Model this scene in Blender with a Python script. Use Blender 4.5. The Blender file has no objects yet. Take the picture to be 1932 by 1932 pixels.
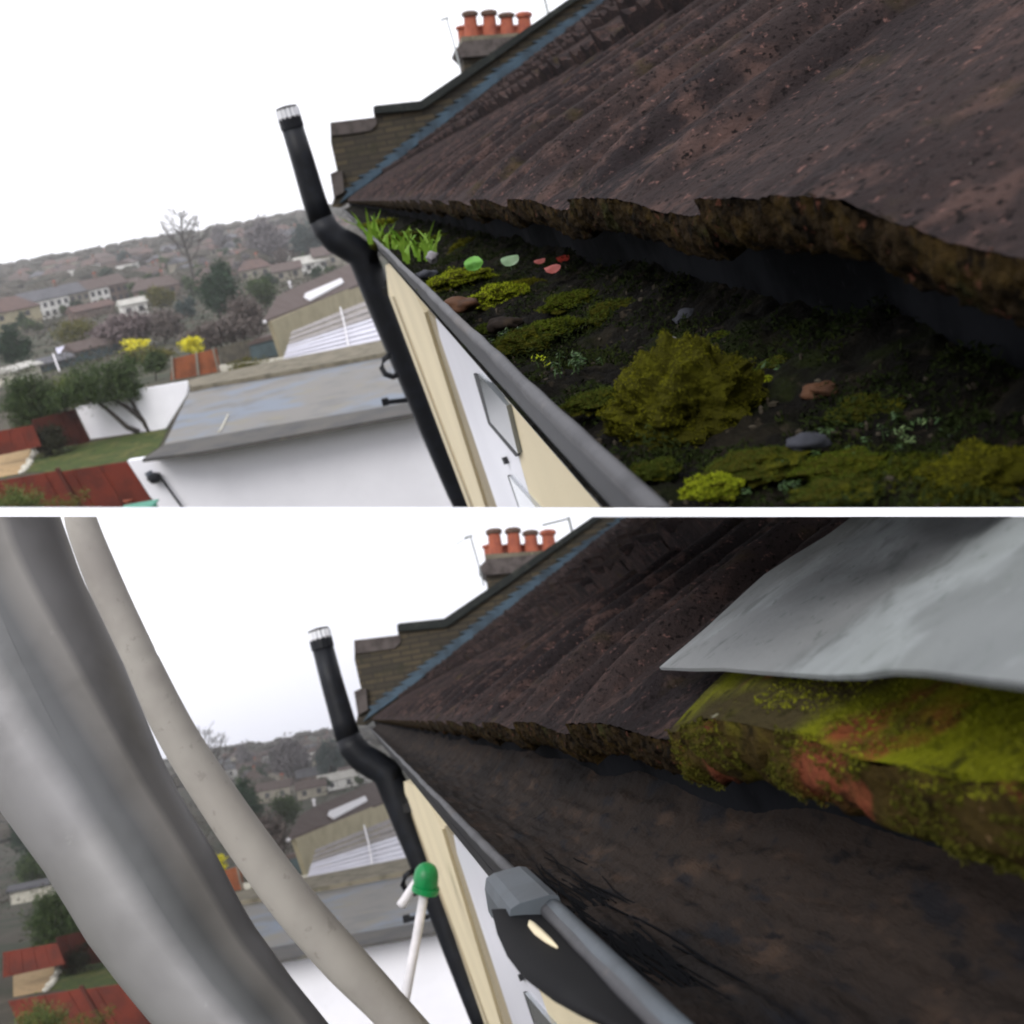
import bpy, bmesh, math, random
from mathutils import Vector, Matrix, noise as mnoise
V = Vector
random.seed(7)
SC = bpy.context.scene
COL = SC.collection
# ------------------------------------------------------------------ camera
F, CX, EYE = 2000.0, 966.0, 8.0          # focal length / centre in 1932-unit image, eye height (m)
C0 = V((0, 0, EYE))
def cray(u, v): return V(((u - CX) / F, (CX - v) / F, -1.0))
def basis(a, b):
    up = cray(*b).cross(cray(*a)).normalized()
    f = V((0, 0, -1.0)); y = (f - up * f.dot(up)).normalized(); x = y.cross(up)
    return Matrix((x, y, up))            # camera axes -> local axes of the place
R1 = basis((17, 512), (590, 409))        # the street seen before the gutter was cleared
R2 = basis((62, 1489), (635, 1386))      # the same street seen after
cam_d = bpy.data.cameras.new("camera"); cam = bpy.data.objects.new("camera", cam_d); COL.objects.link(cam)
cam_d.sensor_width = 36; cam_d.lens = 36 * F / 1932; cam_d.clip_start = 0.02; cam_d.clip_end = 4000
cam.matrix_world = Matrix.Translation(C0) @ R1.to_4x4()
cam_d.dof.use_dof = True; cam_d.dof.focus_distance = 0.5; cam_d.dof.aperture_fstop = 24.0
SC.camera = cam
# ------------------------------------------------------------------ overcast sky, soft sun, exposure
SUN_EL, SUN_ROT = math.radians(48), math.radians(-150)
wd = bpy.data.worlds.new("World"); SC.world = wd; wd.use_nodes = True
wn, wl = wd.node_tree.nodes, wd.node_tree.links
bg = wn["Background"]; bg.inputs[1].default_value = 0.1
sky = wn.new("ShaderNodeTexSky"); sky.sky_type = 'NISHITA'; sky.sun_disc = False
sky.sun_elevation = SUN_EL; sky.sun_rotation = SUN_ROT; sky.dust_density = 4; sky.air_density = 1
tc = wn.new("ShaderNodeTexCoord"); sp = wn.new("ShaderNodeSeparateXYZ"); ab = wn.new("ShaderNodeMath"); ab.operation = 'ABSOLUTE'
cb = wn.new("ShaderNodeCombineXYZ"); mx = wn.new("ShaderNodeMixRGB"); mx.inputs[0].default_value = 0.86
mx.inputs[2].default_value = (15.0, 15.0, 15.8, 1)       # cloud layer
wl.new(tc.outputs["Generated"], sp.inputs[0]); wl.new(sp.outputs[0], cb.inputs[0]); wl.new(sp.outputs[1], cb.inputs[1])
wl.new(sp.outputs[2], ab.inputs[0]); wl.new(ab.outputs[0], cb.inputs[2]); wl.new(cb.outputs[0], sky.inputs[0])
rp = wn.new("ShaderNodeMapRange"); rp.inputs[1].default_value = -.50; rp.inputs[2].default_value = -.33; wl.new(sp.outputs[2], rp.inputs[0])
cl = wn.new("ShaderNodeMixRGB"); cl.inputs[1].default_value = (7.2, 7.2, 8.3, 1); cl.inputs[2].default_value = (15.0, 15.0, 15.8, 1)    # denser mist low down
wl.new(rp.outputs[0], cl.inputs[0]); wl.new(cl.outputs[0], mx.inputs[2])
wl.new(sky.outputs[0], mx.inputs[1]); wl.new(mx.outputs[0], bg.inputs[0])
sl = bpy.data.lights.new("sun", 'SUN'); sl.energy = 1.7; sl.angle = math.radians(30); sl.color = (1, .97, .93)
so = bpy.data.objects.new("sun", sl); COL.objects.link(so)
so.rotation_euler = (math.radians(42), 0, math.radians(-35))
SC.view_settings.view_transform = 'Standard'; SC.view_settings.look = 'None'
SC.view_settings.exposure = 0.08; SC.view_settings.gamma = 1.0
SC.render.engine = 'CYCLES'
SC.cycles.use_denoising = True; SC.cycles.max_bounces = 6; SC.cycles.diffuse_bounces = 3
SC.cycles.pixel_filter_type = 'BLACKMAN_HARRIS'; SC.cycles.filter_width = 2.0

# ------------------------------------------------------------------ the two places
class Place:
    def __init__(s, R, du, dv, say, cut):
        s.R, s.du, s.dv, s.say = R, du, dv, say
        s.M = Matrix.Translation(C0) @ (R1 @ R.transposed()).to_4x4() @ Matrix.Translation(-C0)
        n = V((0, -1, -(CX - cut) / F)) if cut < CX else V((0, 1, (CX - cut) / F))
        s.cut_n = (R @ n).normalized()           # what lies on this side is beyond the end of the built place
        s.U = V((0, 0, 1))
    def ray(s, u, v): return s.R @ cray(u, v)
    def pt(s, u, v, d): return C0 + s.ray(u, v) * d
    def hit(s, u, v, pl):
        r = s.ray(u, v); return C0 + r * ((pl[0] - C0).dot(pl[1]) / r.dot(pl[1]))
    def hz(s, u, v, z): return s.hit(u, v, (V((0, 0, z)), V((0, 0, 1))))
    def g(s, u, v):
        r = s.ray(u, v); t = 5.0
        while t < 1500:
            p = C0 + r * t
            if p.z <= gz(p.y): break
            t *= 1.006
        return V((p.x, p.y, gz(p.y)))
    def depth(s, p): return -(s.R.transposed() @ (p - C0)).z
    def proj(s, p):
        c = s.R.transposed() @ (p - C0); return (CX + F * c.x / -c.z, CX - F * c.y / -c.z)
    def o(s, u, v): return (u + s.du, v + s.dv)
    def drop(s, p, u, v):
        """the point on the ray through u,v nearest to the plumb line through p"""
        r = s.ray(u, v); h = V((r.x, r.y, 0)); w = V((p.x - C0.x, p.y - C0.y, 0))
        return C0 + r * (w.dot(h) / h.dot(h))
PROFILE = [(-50, 0), (55, 0), (75, -1.0), (130, -4.5), (250, -6), (400, -3.5), (560, 3), (720, 10), (900, 13)]
def gz(y):
    for (a, za), (b, zb) in zip(PROFILE, PROFILE[1:]):
        if y <= b:
            t = max(0, (y - a) / (b - a)); return za + (zb - za) * t
    return PROFILE[-1][1]
A = Place(R1, 0, 0, "upper view", 957.0)
B = Place(R2, 45, 977, "lower view", 975.0)

# ------------------------------------------------------------------ mesh and object helpers
class MB:
    def __init__(s): s.v, s.f, s.m = [], [], []
    def add(s, vs, fs, m=0):
        n = len(s.v); s.v += [V(p) for p in vs]; s.f += [tuple(i + n for i in f) for f in fs]; s.m += [m] * len(fs); return s
    def prism(s, pts, ext, m=0):
        n = len(pts); b = [p + ext for p in pts]
        fs = [tuple(range(n)), tuple(range(2 * n - 1, n - 1, -1))]
        fs += [(i, i + n, (i + 1) % n + n, (i + 1) % n) for i in range(n)]
        return s.add(pts + b, fs, m)
    def box(s, c, ax, ay, az, m=0):
        p = [c + ax * i + ay * j for i, j in ((-1, -1), (1, -1), (1, 1), (-1, 1))]
        return s.prism([q - az for q in p], az * 2, m)
    def tube(s, pts, rad, n=8, m=0, cap=True, squash=1.0):
        rings = []
        for i, p in enumerate(pts):
            t = (pts[min(i + 1, len(pts) - 1)] - pts[max(i - 1, 0)]).normalized()
            a = t.cross(V((0.13, 0.21, 1)) if abs(t.z) < .95 else V((1, .1, 0))).normalized(); b = t.cross(a)
            r = rad[i] if isinstance(rad, (list, tuple)) else rad
            rings.append([p + a * math.cos(2 * math.pi * k / n) * r * squash + b * math.sin(2 * math.pi * k / n) * r for k in range(n)])
        vs = [q for r in rings for q in r]; fs = []
        for i in range(len(pts) - 1):
            for k in range(n):
                fs.append((i * n + k, i * n + (k + 1) % n, (i + 1) * n + (k + 1) % n, (i + 1) * n + k))
        if cap: fs += [tuple(range(n - 1, -1, -1)), tuple(range((len(pts) - 1) * n, len(pts) * n))]
        return s.add(vs, fs, m)
    def lathe(s, c, prof, n=16, ax=V((0, 0, 1)), m=0):
        a = ax.cross(V((1, 0.2, 0))).normalized(); b = ax.cross(a)
        vs = [c + ax * h + (a * math.cos(2 * math.pi * k / n) + b * math.sin(2 * math.pi * k / n)) * r for r, h in prof for k in range(n)]
        fs = [(i * n + k, i * n + (k + 1) % n, (i + 1) * n + (k + 1) % n, (i + 1) * n + k) for i in range(len(prof) - 1) for k in range(n)]
        fs += [tuple(range(n - 1, -1, -1)), tuple(range((len(prof) - 1) * n, len(prof) * n))]
        return s.add(vs, fs, m)
    def grid(s, rows, m=0):
        nr, nc = len(rows), len(rows[0])
        return s.add([p for r in rows for p in r], [(i * nc + j, i * nc + j + 1, (i + 1) * nc + j + 1, (i + 1) * nc + j) for i in range(nr - 1) for j in range(nc - 1)], m)
    def blob(s, c, rx, ry, rz, rough=.25, fr=1.6, n=10, m=0, seed=0, up=None):
        up = up or V((0, 0, 1)); a = up.cross(V((.3, 1, .1))).normalized(); b = up.cross(a)
        rows = []
        for i in range(n + 1):
            th = math.pi * i / n; row = []
            for j in range(2 * n + 1):
                ph = math.pi * (j % (2 * n)) / n
                d = V((math.sin(th) * math.cos(ph), math.sin(th) * math.sin(ph), math.cos(th)))
                k = 1 + rough * mnoise.noise(d * fr + V((seed * 3.1, seed, 0)))
                row.append(c + (a * d.x * rx + b * d.y * ry + up * d.z * rz) * k)
            rows.append(row)
        return s.grid(rows, m)
    def leaf(s, p, size, asp=1.0, nrm=None, m=0, rng=random):
        n = nrm or V((rng.gauss(0, 1), rng.gauss(0, 1), rng.gauss(0, 1))).normalized()
        a = n.cross(V((rng.gauss(0, 1), rng.gauss(0, 1), rng.gauss(0, 1)))).normalized(); b = n.cross(a)
        a *= size * asp; b *= size
        return s.add([p - b, p + a * .5, p + b, p - a * .5], [(0, 1, 2, 3)], m)

def finish(o, label, cat, group, kind):
    if label: o["label"] = label
    if cat: o["category"] = cat
    if group: o["group"] = group
    if kind: o["kind"] = kind
def thing(P, name, label, cat, base, group=None):
    o = bpy.data.objects.new(name, None); COL.objects.link(o); o.empty_display_size = .05
    o.matrix_world = P.M @ Matrix.Translation(base); o["_b"] = tuple(base); finish(o, label, cat, group, None); return o
def build(P, mb, name, mats, parent=None, label=None, cat=None, group=None, kind=None, cut=False, smooth=False, base=None, uv=None, fill=False):
    me = bpy.data.meshes.new(name); bm = bmesh.new()
    vs = [bm.verts.new(p) for p in mb.v]
    for f, m in zip(mb.f, mb.m):
        try: q = bm.faces.new([vs[i] for i in f]); q.material_index = m; q.smooth = smooth
        except ValueError: pass
    if hasattr(mb, 'vu'):
        lay = bm.loops.layers.uv.new('uv'); vi = {v: i for i, v in enumerate(vs)}
        for f in bm.faces:
            for l in f.loops: l[lay].uv = mb.vu[vi[l.vert]]
    if cut:
        r = bmesh.ops.bisect_plane(bm, geom=bm.verts[:] + bm.edges[:] + bm.faces[:], plane_co=C0, plane_no=P.cut_n, clear_outer=True, dist=1e-7)
        if fill:
            ed = [e for e in r['geom_cut'] if isinstance(e, bmesh.types.BMEdge)]
            try: bmesh.ops.contextual_create(bm, geom=ed)
            except Exception: pass
    if name == 'haze': bmesh.ops.recalc_face_normals(bm, faces=bm.faces[:])
    bm.normal_update()
    if uv:
        lay = bm.loops.layers.uv.new("uv")
        for f in bm.faces:
            for l in f.loops: l[lay].uv = (l.vert.co.dot(uv[0]), l.vert.co.dot(uv[1]))
    if parent is not None:
        top = parent; off = V(parent["_b"])
    else:
        off = V(base) if base is not None else (sum((v.co for v in bm.verts), V()) / max(1, len(bm.verts)))
    bmesh.ops.translate(bm, verts=bm.verts[:], vec=-off)
    bm.to_mesh(me); bm.free()
    for m in (mats if isinstance(mats, (list, tuple)) else [mats]): me.materials.append(m)
    o = bpy.data.objects.new(name, me); COL.objects.link(o); o["_b"] = tuple(off)
    if parent is not None: o.parent = parent
    else: o.matrix_world = P.M @ Matrix.Translation(off)
    finish(o, label, cat, group, kind)
    return o

# ------------------------------------------------------------------ materials
def mat(name, base, layers=(), rough=.8, bump=None, metal=0.0, island=None, spec=.3, brick=None, coords="Object", stretch=None):
    """base colour, then layers (noise scale, colour, low, high[, strength]) laid over it; island = colour mixed in per loose piece"""
    m = bpy.data.materials.new(name); m.use_nodes = True; N, L = m.node_tree.nodes, m.node_tree.links
    b = N["Principled BSDF"]; b.inputs["Roughness"].default_value = rough; b.inputs["Metallic"].default_value = metal
    b.inputs["Specular IOR Level"].default_value = spec
    t = N.new("ShaderNodeTexCoord"); vec = t.outputs[coords]
    if stretch:
        mp = N.new("ShaderNodeMapping"); mp.inputs["Rotation"].default_value = stretch[0]; mp.inputs["Scale"].default_value = stretch[1]
        L.new(vec, mp.inputs[0]); vec = mp.outputs[0]
    rgb = N.new("ShaderNodeRGB"); rgb.outputs[0].default_value = (*base, 1); cur = rgb.outputs[0]
    if brick:
        bt = N.new("ShaderNodeTexBrick"); bt.inputs["Color1"].default_value = (*brick[0], 1); bt.inputs["Color2"].default_value = (*brick[1], 1)
        bt.inputs["Mortar"].default_value = (*brick[2], 1); bt.inputs["Scale"].default_value = 1.0
        bt.inputs["Brick Width"].default_value = .20; bt.inputs["Row Height"].default_value = .055; bt.inputs["Mortar Size"].default_value = .007
        L.new(t.outputs["UV"], bt.inputs[0]); cur = bt.outputs[0]
    def nz(scale, detail=4):
        n = N.new("ShaderNodeTexNoise"); n.inputs["Scale"].default_value = scale; n.inputs["Detail"].default_value = detail
        n.inputs["Roughness"].default_value = .6
        L.new(vec, n.inputs["Vector"]); return n.outputs[0]
    for ly in layers:
        r = N.new("ShaderNodeMapRange"); r.inputs[1].default_value = ly[2]; r.inputs[2].default_value = ly[3]
        r.inputs[4].default_value = ly[4] if len(ly) > 4 else 1.0
        r.interpolation_type = 'SMOOTHSTEP'
        L.new(nz(ly[0]), r.inputs[0])
        x = N.new("ShaderNodeMixRGB"); x.inputs[2].default_value = (*ly[1], 1); L.new(r.outputs[0], x.inputs[0]); L.new(cur, x.inputs[1]); cur = x.outputs[0]
    if island:
        ge = N.new("ShaderNodeNewGeometry"); x = N.new("ShaderNodeMixRGB"); x.inputs[2].default_value = (*island, 1)
        L.new(ge.outputs["Random Per Island"], x.inputs[0]); L.new(cur, x.inputs[1]); cur = x.outputs[0]
    L.new(cur, b.inputs["Base Color"])
    if bump:
        prev = None
        for sc, st, di in bump:
            bn = N.new("ShaderNodeBump"); bn.inputs["Strength"].default_value = st; bn.inputs["Distance"].default_value = di
            L.new(nz(sc, 6), bn.inputs["Height"])
            if prev: L.new(prev.outputs[0], bn.inputs["Normal"])
            prev = bn
        L.new(prev.outputs[0], b.inputs["Normal"])
    return m
ROOF = mat("weathered_tile", (.037, .027, .026), [(5, (.020, .016, .017), .4, .62), (45, (.068, .043, .038), .50, .68), (230, (.17, .092, .08), .60, .72, .8), (330, (.010, .008, .008), .55, .66), (130, (.014, .012, .011), .58, .70, .7), (22, (.055, .042, .018), .58, .75, .6), (420, (.22, .20, .18), .70, .80, .7)], .95, [(90, .7, .004), (420, .8, .0022)], spec=.08)
EDGE = mat("mossy_tile_edge", (.024, .016, .008), [(55, (.042, .027, .009), .45, .62), (130, (.007, .005, .003), .48, .62), (210, (.11, .042, .028), .60, .72, .8), (40, (.04, .042, .014), .58, .72, .7), (500, (.2, .15, .1), .70, .8, .6)], .95, [(150, .9, .004), (520, .8, .002)], spec=.05)
MOSSTILE = mat("moss_grown_tile", (.050, .040, .018), [(9, (.16, .17, .008), .44, .56), (21, (.05, .045, .012), .55, .68), (16, (.22, .05, .025), .58, .68, .9), (150, (.02, .018, .006), .55, .70, .8), (260, (.2, .2, .02), .62, .74, .6), (60, (.33, .33, .25), .74, .79, .8)], .95, [(120, .8, .004), (450, .8, .002)], spec=.05)
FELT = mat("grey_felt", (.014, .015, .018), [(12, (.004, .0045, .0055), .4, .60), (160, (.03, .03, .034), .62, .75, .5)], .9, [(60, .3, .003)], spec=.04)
DARKBOARD = mat("dark_void_board", (.010, .010, .011), [(30, (.02, .02, .02), .5, .7)], .9, spec=.05)  # near-black colour of the board behind the gutter
COMPOST = mat("gutter_compost", (.006, .0055, .0045), [(40, (.014, .012, .008), .5, .66), (160, (.035, .028, .02), .58, .72), (300, (.10, .085, .065), .70, .78, .8), (25, (.012, .016, .004), .52, .68)], .95, [(120, .9, .005), (400, .8, .002)], spec=.08)
SILT = mat("gutter_silt", (.030, .022, .018), [(9, (.016, .013, .012), .42, .62), (60, (.055, .036, .026), .52, .70), (150, (.010, .009, .010), .56, .7), (380, (.09, .07, .055), .68, .78, .7), (70, (.012, .013, .017), .55, .66, .8)], .85, [(60, .6, .004), (260, .7, .002)], spec=.12, coords="UV", stretch=((0, 0, 0), (.3, 1, 1)))
LIP = mat("grey_gutter_lip", (.055, .055, .060), [(30, (.030, .030, .034), .45, .65), (120, (.10, .09, .085), .6, .75, .6), (12, (.085, .07, .06), .58, .7, .6)], .55, [(200, .2, .001)], spec=.4)
BLACKP = mat("black_plastic", (.008, .009, .012), [(18, (.011, .013, .018), .45, .65)], .5, [(25, .1, .003)], spec=.22)
CLIPG = mat("slate_grey_plastic", (.085, .10, .115), [(30, (.065, .075, .085), .4, .7), (220, (.14, .15, .16), .64, .74, .4)], .5, [(300, .15, .0006)], spec=.3)
CREAM = mat("cream_paint", (.78, .68, .47), [(1.5, (.70, .61, .42), .4, .7), (14, (.62, .55, .40), .62, .8, .4)], .75, [(180, .2, .002)])
TAUPE = mat("taupe_reveal_shade_joint", (.36, .30, .20), [(6, (.30, .26, .18), .4, .7)], .8)  # reveal's shade painted as a darker cream; the wall joint shares it
UPVC = mat("white_upvc", (.80, .80, .86), [(3, (.74, .74, .80), .4, .7)], .35)
GLASS = mat("window_glass", (.30, .33, .35), [(2, (.22, .25, .27), .4, .7)], .08, spec=.6)
SEAL = mat("black_seal", (.01, .01, .012), rough=.6)
BRICK = mat("old_stock_brick", (.1, .1, .1), [(6, (.035, .035, .022), .5, .7, .7), (40, (.05, .055, .03), .56, .75, .5), (3, (.07, .06, .045), .5, .7, .4)], .95, [(60, .5, .01)], brick=((.085, .068, .044), (.048, .042, .034), (.036, .033, .028)))
RENDER_ = mat("grey_cement", (.105, .09, .085), [(7, (.06, .05, .048), .4, .65), (40, (.16, .145, .13), .6, .75, .5)], .95, [(60, .5, .008)])
COPE = mat("dark_coping", (.022, .026, .025), [(10, (.04, .045, .038), .5, .7), (50, (.012, .014, .014), .5, .7)], .9, [(40, .5, .01)])
LEAD = mat("blue_lead", (.050, .088, .125), [(5, (.028, .048, .068), .4, .65), (30, (.10, .14, .17), .6, .78, .6)], .65, [(20, .4, .01)], spec=.4)
TERRA = mat("terracotta", (.36, .105, .06), [(8, (.26, .075, .05), .4, .65), (30, (.42, .16, .10), .6, .8, .5)], .85, [(60, .3, .004)])
POTTOP = mat("weathered_pot_rim", (.10, .065, .05), [(20, (.16, .09, .07), .5, .7)], .9)
ALU = mat("aluminium_mast", (.30, .32, .32), rough=.5, metal=.3)
WHITEWALL = mat("white_render", (.86, .86, .91), [(.5, (.80, .80, .85), .4, .7), (4, (.72, .72, .73), .62, .8, .35)], .85, [(30, .1, .004)])
GARAGEROOF = mat("grey_felt_roof", (.145, .137, .125), [(.35, (.13, .155, .195), .44, .60), (1.2, (.16, .145, .10), .54, .68, .7), (.8, (.095, .095, .095), .5, .66, .7), (9, (.22, .21, .19), .60, .74, .4)], .6, [(3, .1, .02)], spec=.5)
KERB = mat("dark_felt_kerb", (.085, .080, .074), [(1, (.058, .058, .060), .4, .65), (4, (.14, .13, .10), .56, .72, .7)], .85, [(10, .3, .02)])
KERBY = mat("lichen_kerb", (.17, .15, .11), [(2, (.10, .09, .065), .4, .65), (8, (.33, .30, .20), .6, .75, .6)], .9, [(10, .3, .02)])
REDFENCE = mat("red_stained_boards", (.145, .022, .010), [(.8, (.085, .015, .008), .42, .62), (12, (.21, .04, .016), .58, .75, .5)], .7)
REDFENCE2 = mat("orange_brown_boards", (.25, .075, .028), [(1, (.16, .05, .02), .42, .66), (12, (.32, .11, .045), .58, .75, .5)], .75)
DARKRED = mat("dark_red_boards", (.085, .020, .012), [(1, (.05, .014, .01), .42, .66)], .8)
GRASS = mat("lawn_green", (.042, .062, .010), [(.8, (.085, .085, .022), .45, .62), (3, (.022, .036, .007), .5, .64)], .95)
SOIL = mat("garden_ground", (.050, .042, .028), [(.06, (.034, .038, .018), .42, .6), (.3, (.085, .07, .05), .5, .65, .8), (.12, (.022, .030, .012), .5, .62), (.05, (.055, .045, .034), .55, .7, .7), (2, (.03, .026, .018), .55, .72, .7)], .95)
PATHM = mat("sandy_path", (.36, .25, .13), [(3, (.27, .19, .10), .45, .65)], .95)
PALEST = mat("pale_stone", (.52, .50, .43), [(5, (.38, .36, .30), .45, .65)], .9)
BROWNROOF = mat("brown_tile_roof", (.098, .076, .070), [(1, (.085, .062, .056), .4, .65), (7, (.14, .11, .095), .58, .75, .5)], .9, [(12, .4, .03)])
REDROOF = mat("red_tile_roof", (.115, .075, .065), [(.6, (.085, .060, .055), .4, .65)], .9)
SLATE = mat("slate_roof", (.10, .10, .11), [(.7, (.07, .07, .08), .4, .65)], .7)
PALEROOF = mat("pale_grey_roof", (.42, .41, .38), [(.9, (.33, .32, .29), .4, .65)], .8)
OLIVEWALL = mat("olive_cream_wall", (.34, .30, .20), [(.8, (.28, .25, .165), .4, .65)], .9)
BEIGEWALL = mat("beige_wall", (.27, .245, .20), [(.5, (.20, .185, .15), .4, .65)], .9)
BRICKWALL = mat("red_brick_wall", (.16, .115, .095), [(.5, (.12, .09, .075), .4, .65)], .9)
PALEWALL = mat("white_house_wall", (.70, .69, .66), [(.3, (.58, .57, .54), .4, .65)], .9)
DARKWIN = mat("dark_window", (.05, .05, .055), rough=.2, spec=.5)
POLY = mat("lilac_polycarbonate", (.46, .45, .52), [(1.1, (.52, .52, .60), .4, .65), (6, (.36, .34, .38), .58, .75, .5)], .4, spec=.5)
SLATS = mat("grey_brown_slats", (.27, .25, .245), [(2, (.20, .18, .17), .4, .65)], .8)
TARP = mat("lilac_tarpaulin", (.55, .55, .66), [(1, (.45, .45, .55), .4, .65)], .6)
TEAL = mat("teal_shed", (.065, .095, .105), [(1, (.05, .07, .075), .4, .65)], .8)
BARK = mat("tree_bark", (.060, .052, .046), [(3, (.035, .03, .027), .4, .65)], .95)
def leafmat(n, a, b): return mat(n, a, [(.7, tuple(x * .6 for x in a), .45, .65, .7)], .8, island=b, spec=.15)
CONIF = leafmat("dark_conifer_leaf", (.014, .034, .018), (.028, .055, .026)); OLIVE = leafmat("olive_leaf", (.07, .075, .016), (.13, .115, .03))
EVERG = leafmat("evergreen_leaf", (.024, .046, .014), (.075, .105, .040)); LIMEG = leafmat("yellow_green_leaf", (.06, .09, .02), (.14, .17, .05))
FORS = leafmat("forsythia_flower", (.62, .55, .02), (.75, .70, .06)); TWIG = leafmat("bare_twig", (.085, .070, .062), (.15, .125, .115))
TWIGV = leafmat("purple_twig", (.10, .075, .075), (.20, .16, .16)); GREYWOOD = leafmat("grey_winter_twig", (.12, .11, .115), (.19, .175, .185))
BLUEG = leafmat("blue_green_leaf", (.04, .062, .06), (.07, .095, .09)); FARW = leafmat("far_wood", (.036, .036, .026), (.070, .062, .050))
MOSSY = mat("olive_moss", (.115, .115, .006), [(40, (.045, .042, .004), .45, .62), (160, (.19, .185, .010), .6, .72, .7)], .95, island=(.055, .055, .006), spec=.05)
MOSSCORE = mat("moss_core", (.035, .034, .005), [(90, (.06, .06, .006), .5, .65)], .95, [(200, .8, .002)], spec=.03)
MOSSL = mat("lime_moss", (.17, .22, .010), [(60, (.07, .10, .008), .45, .65)], .95, island=(.24, .27, .015), spec=.05)
MOSSG = mat("mid_green_moss", (.040, .058, .006), [(60, (.018, .026, .004), .45, .62)], .95, island=(.075, .095, .010), spec=.04)
MOSSD = mat("dark_moss", (.030, .042, .006), [(60, (.016, .022, .005), .45, .65)], .95, island=(.05, .065, .010), spec=.05)
WEED = mat("weed_leaf", (.020, .050, .012), [(60, (.012, .03, .008), .45, .65)], .6, island=(.045, .085, .022), spec=.25)
GREENL = mat("fresh_green_leaf", (.13, .34, .06), [(60, (.09, .26, .04), .45, .65)], .5, spec=.3)
BLADE = mat("grass_blade", (.10, .22, .015), [(80, (.17, .30, .03), .45, .65)], .55, island=(.16, .27, .03), spec=.25)
PINK = mat("pink_petal", (.42, .13, .12), [(80, (.34, .09, .08), .45, .65)], .6); REDL = mat("red_leaf", (.42, .045, .03), rough=.6)
STONE = mat("slate_pebble", (.034, .036, .046), [(60, (.02, .022, .028), .45, .65), (300, (.07, .07, .08), .62, .74, .6)], .9, [(150, .5, .002)])
STONEL = mat("pale_pebble", (.26, .25, .27), [(80, (.17, .16, .17), .45, .65)], .8, [(150, .5, .002)])
BRNLEAF = mat("brown_leaf_litter", (.075, .032, .014), [(90, (.045, .02, .01), .45, .65)], .8, [(200, .6, .002)])
SHEET = mat("grey_zinc_sheet", (.255, .265, .268), [(4, (.175, .187, .187), .42, .60), (11, (.34, .365, .37), .50, .62, .8), (34, (.15, .16, .16), .56, .66, .7), (90, (.36, .38, .39), .60, .72, .4), (180, (.12, .14, .13), .60, .68, .6), (6, (.15, .165, .155), .54, .70, .6), (55, (.30, .24, .10), .74, .79, .6)], .85, [(26, .25, .004), (150, .35, .0015)], spec=.12)
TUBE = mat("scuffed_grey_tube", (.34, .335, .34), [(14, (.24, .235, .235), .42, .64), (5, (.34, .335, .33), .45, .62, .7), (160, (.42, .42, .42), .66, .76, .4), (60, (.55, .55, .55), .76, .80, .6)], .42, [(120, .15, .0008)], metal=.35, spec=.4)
HOSE = mat("dull_pale_tube", (.36, .34, .31), [(12, (.28, .26, .24), .42, .64), (4, (.40, .375, .34), .46, .62, .7), (120, (.24, .22, .20), .60, .72, .6), (300, (.5, .48, .45), .70, .78, .5)], .6, [(160, .15, .0006)], spec=.3)
GREEN = mat("green_plastic", (.004, .20, .055), [(40, (.003, .15, .04), .42, .64)], .4, spec=.4)
POLE = mat("white_pole", (.66, .64, .66), [(20, (.54, .53, .55), .42, .64)], .45)
WHITECAP = mat("white_cage", (.85, .86, .90), rough=.5)
STRAW = mat("straw", (.34, .25, .14), rough=.8)
CHROME = mat("grey_lamp_body", (.10, .115, .14), rough=.4)

# ------------------------------------------------------------------ small builders
def vplane(p, q):
    d = q - p; n = V((d.y, -d.x, 0)).normalized(); return (p, n)
def away(P, pl): return pl[1] if (pl[0] - C0).dot(pl[1]) > 0 else -pl[1]
def slab(P, pxs, pl, th, mb=None):
    mb = mb or MB(); return mb.prism([P.hit(u, v, pl) for u, v in pxs], away(P, pl) * th)
def fslab(P, pxs, d, th):
    """outline at camera depth d, th thick, upright face turned to the camera"""
    c = P.pt(*pxs[0], d); h = P.R @ V((0, 0, -1)); h.z = 0; return slab(P, pxs, (c, h.normalized()), th)
def lerp(a, b, t): return (a[0] + (b[0] - a[0]) * t, a[1] + (b[1] - a[1]) * t)
def boards(P, TL, TR, BR, BL, pl, n, th=.03, step=.02, gap=.0, mb=None, z=None):
    mb = mb or MB(); w = away(P, pl)
    for i in range(n):
        a, b = (i + gap) / n, (i + 1 - gap) / n
        q = [P.hit(*lerp(TL, TR, a), pl), P.hit(*lerp(TL, TR, b), pl), P.hit(*lerp(BL, BR, b), pl), P.hit(*lerp(BL, BR, a), pl)]
        k = step * (i % 2) + random.uniform(0, step * .3)
        mb.prism([p + w * k for p in q], w * th)
    return mb
def crown(mb, c, rx, ry, rz, n, size, rng, asp=1.0, clumps=None, fill=.75, U=V((0, 0, 1))):
    k = clumps or max(6, int(n / 90)); cs = []
    for i in range(k):
        while True:
            d = V((rng.uniform(-1, 1), rng.uniform(-1, 1), rng.uniform(-1, 1)))
            if d.length < 1: break
        d *= fill; cs.append((d, rng.uniform(.26, .46)))
    for i in range(n):
        d, r = rng.choice(cs); q = V((rng.gauss(0, .5), rng.gauss(0, .5), rng.gauss(0, .5))) * r + d
        p = c + V((q.x * rx, q.y * ry, q.z * rz)); mb.leaf(p, size * rng.uniform(.6, 1.3), asp, rng=rng)
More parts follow.
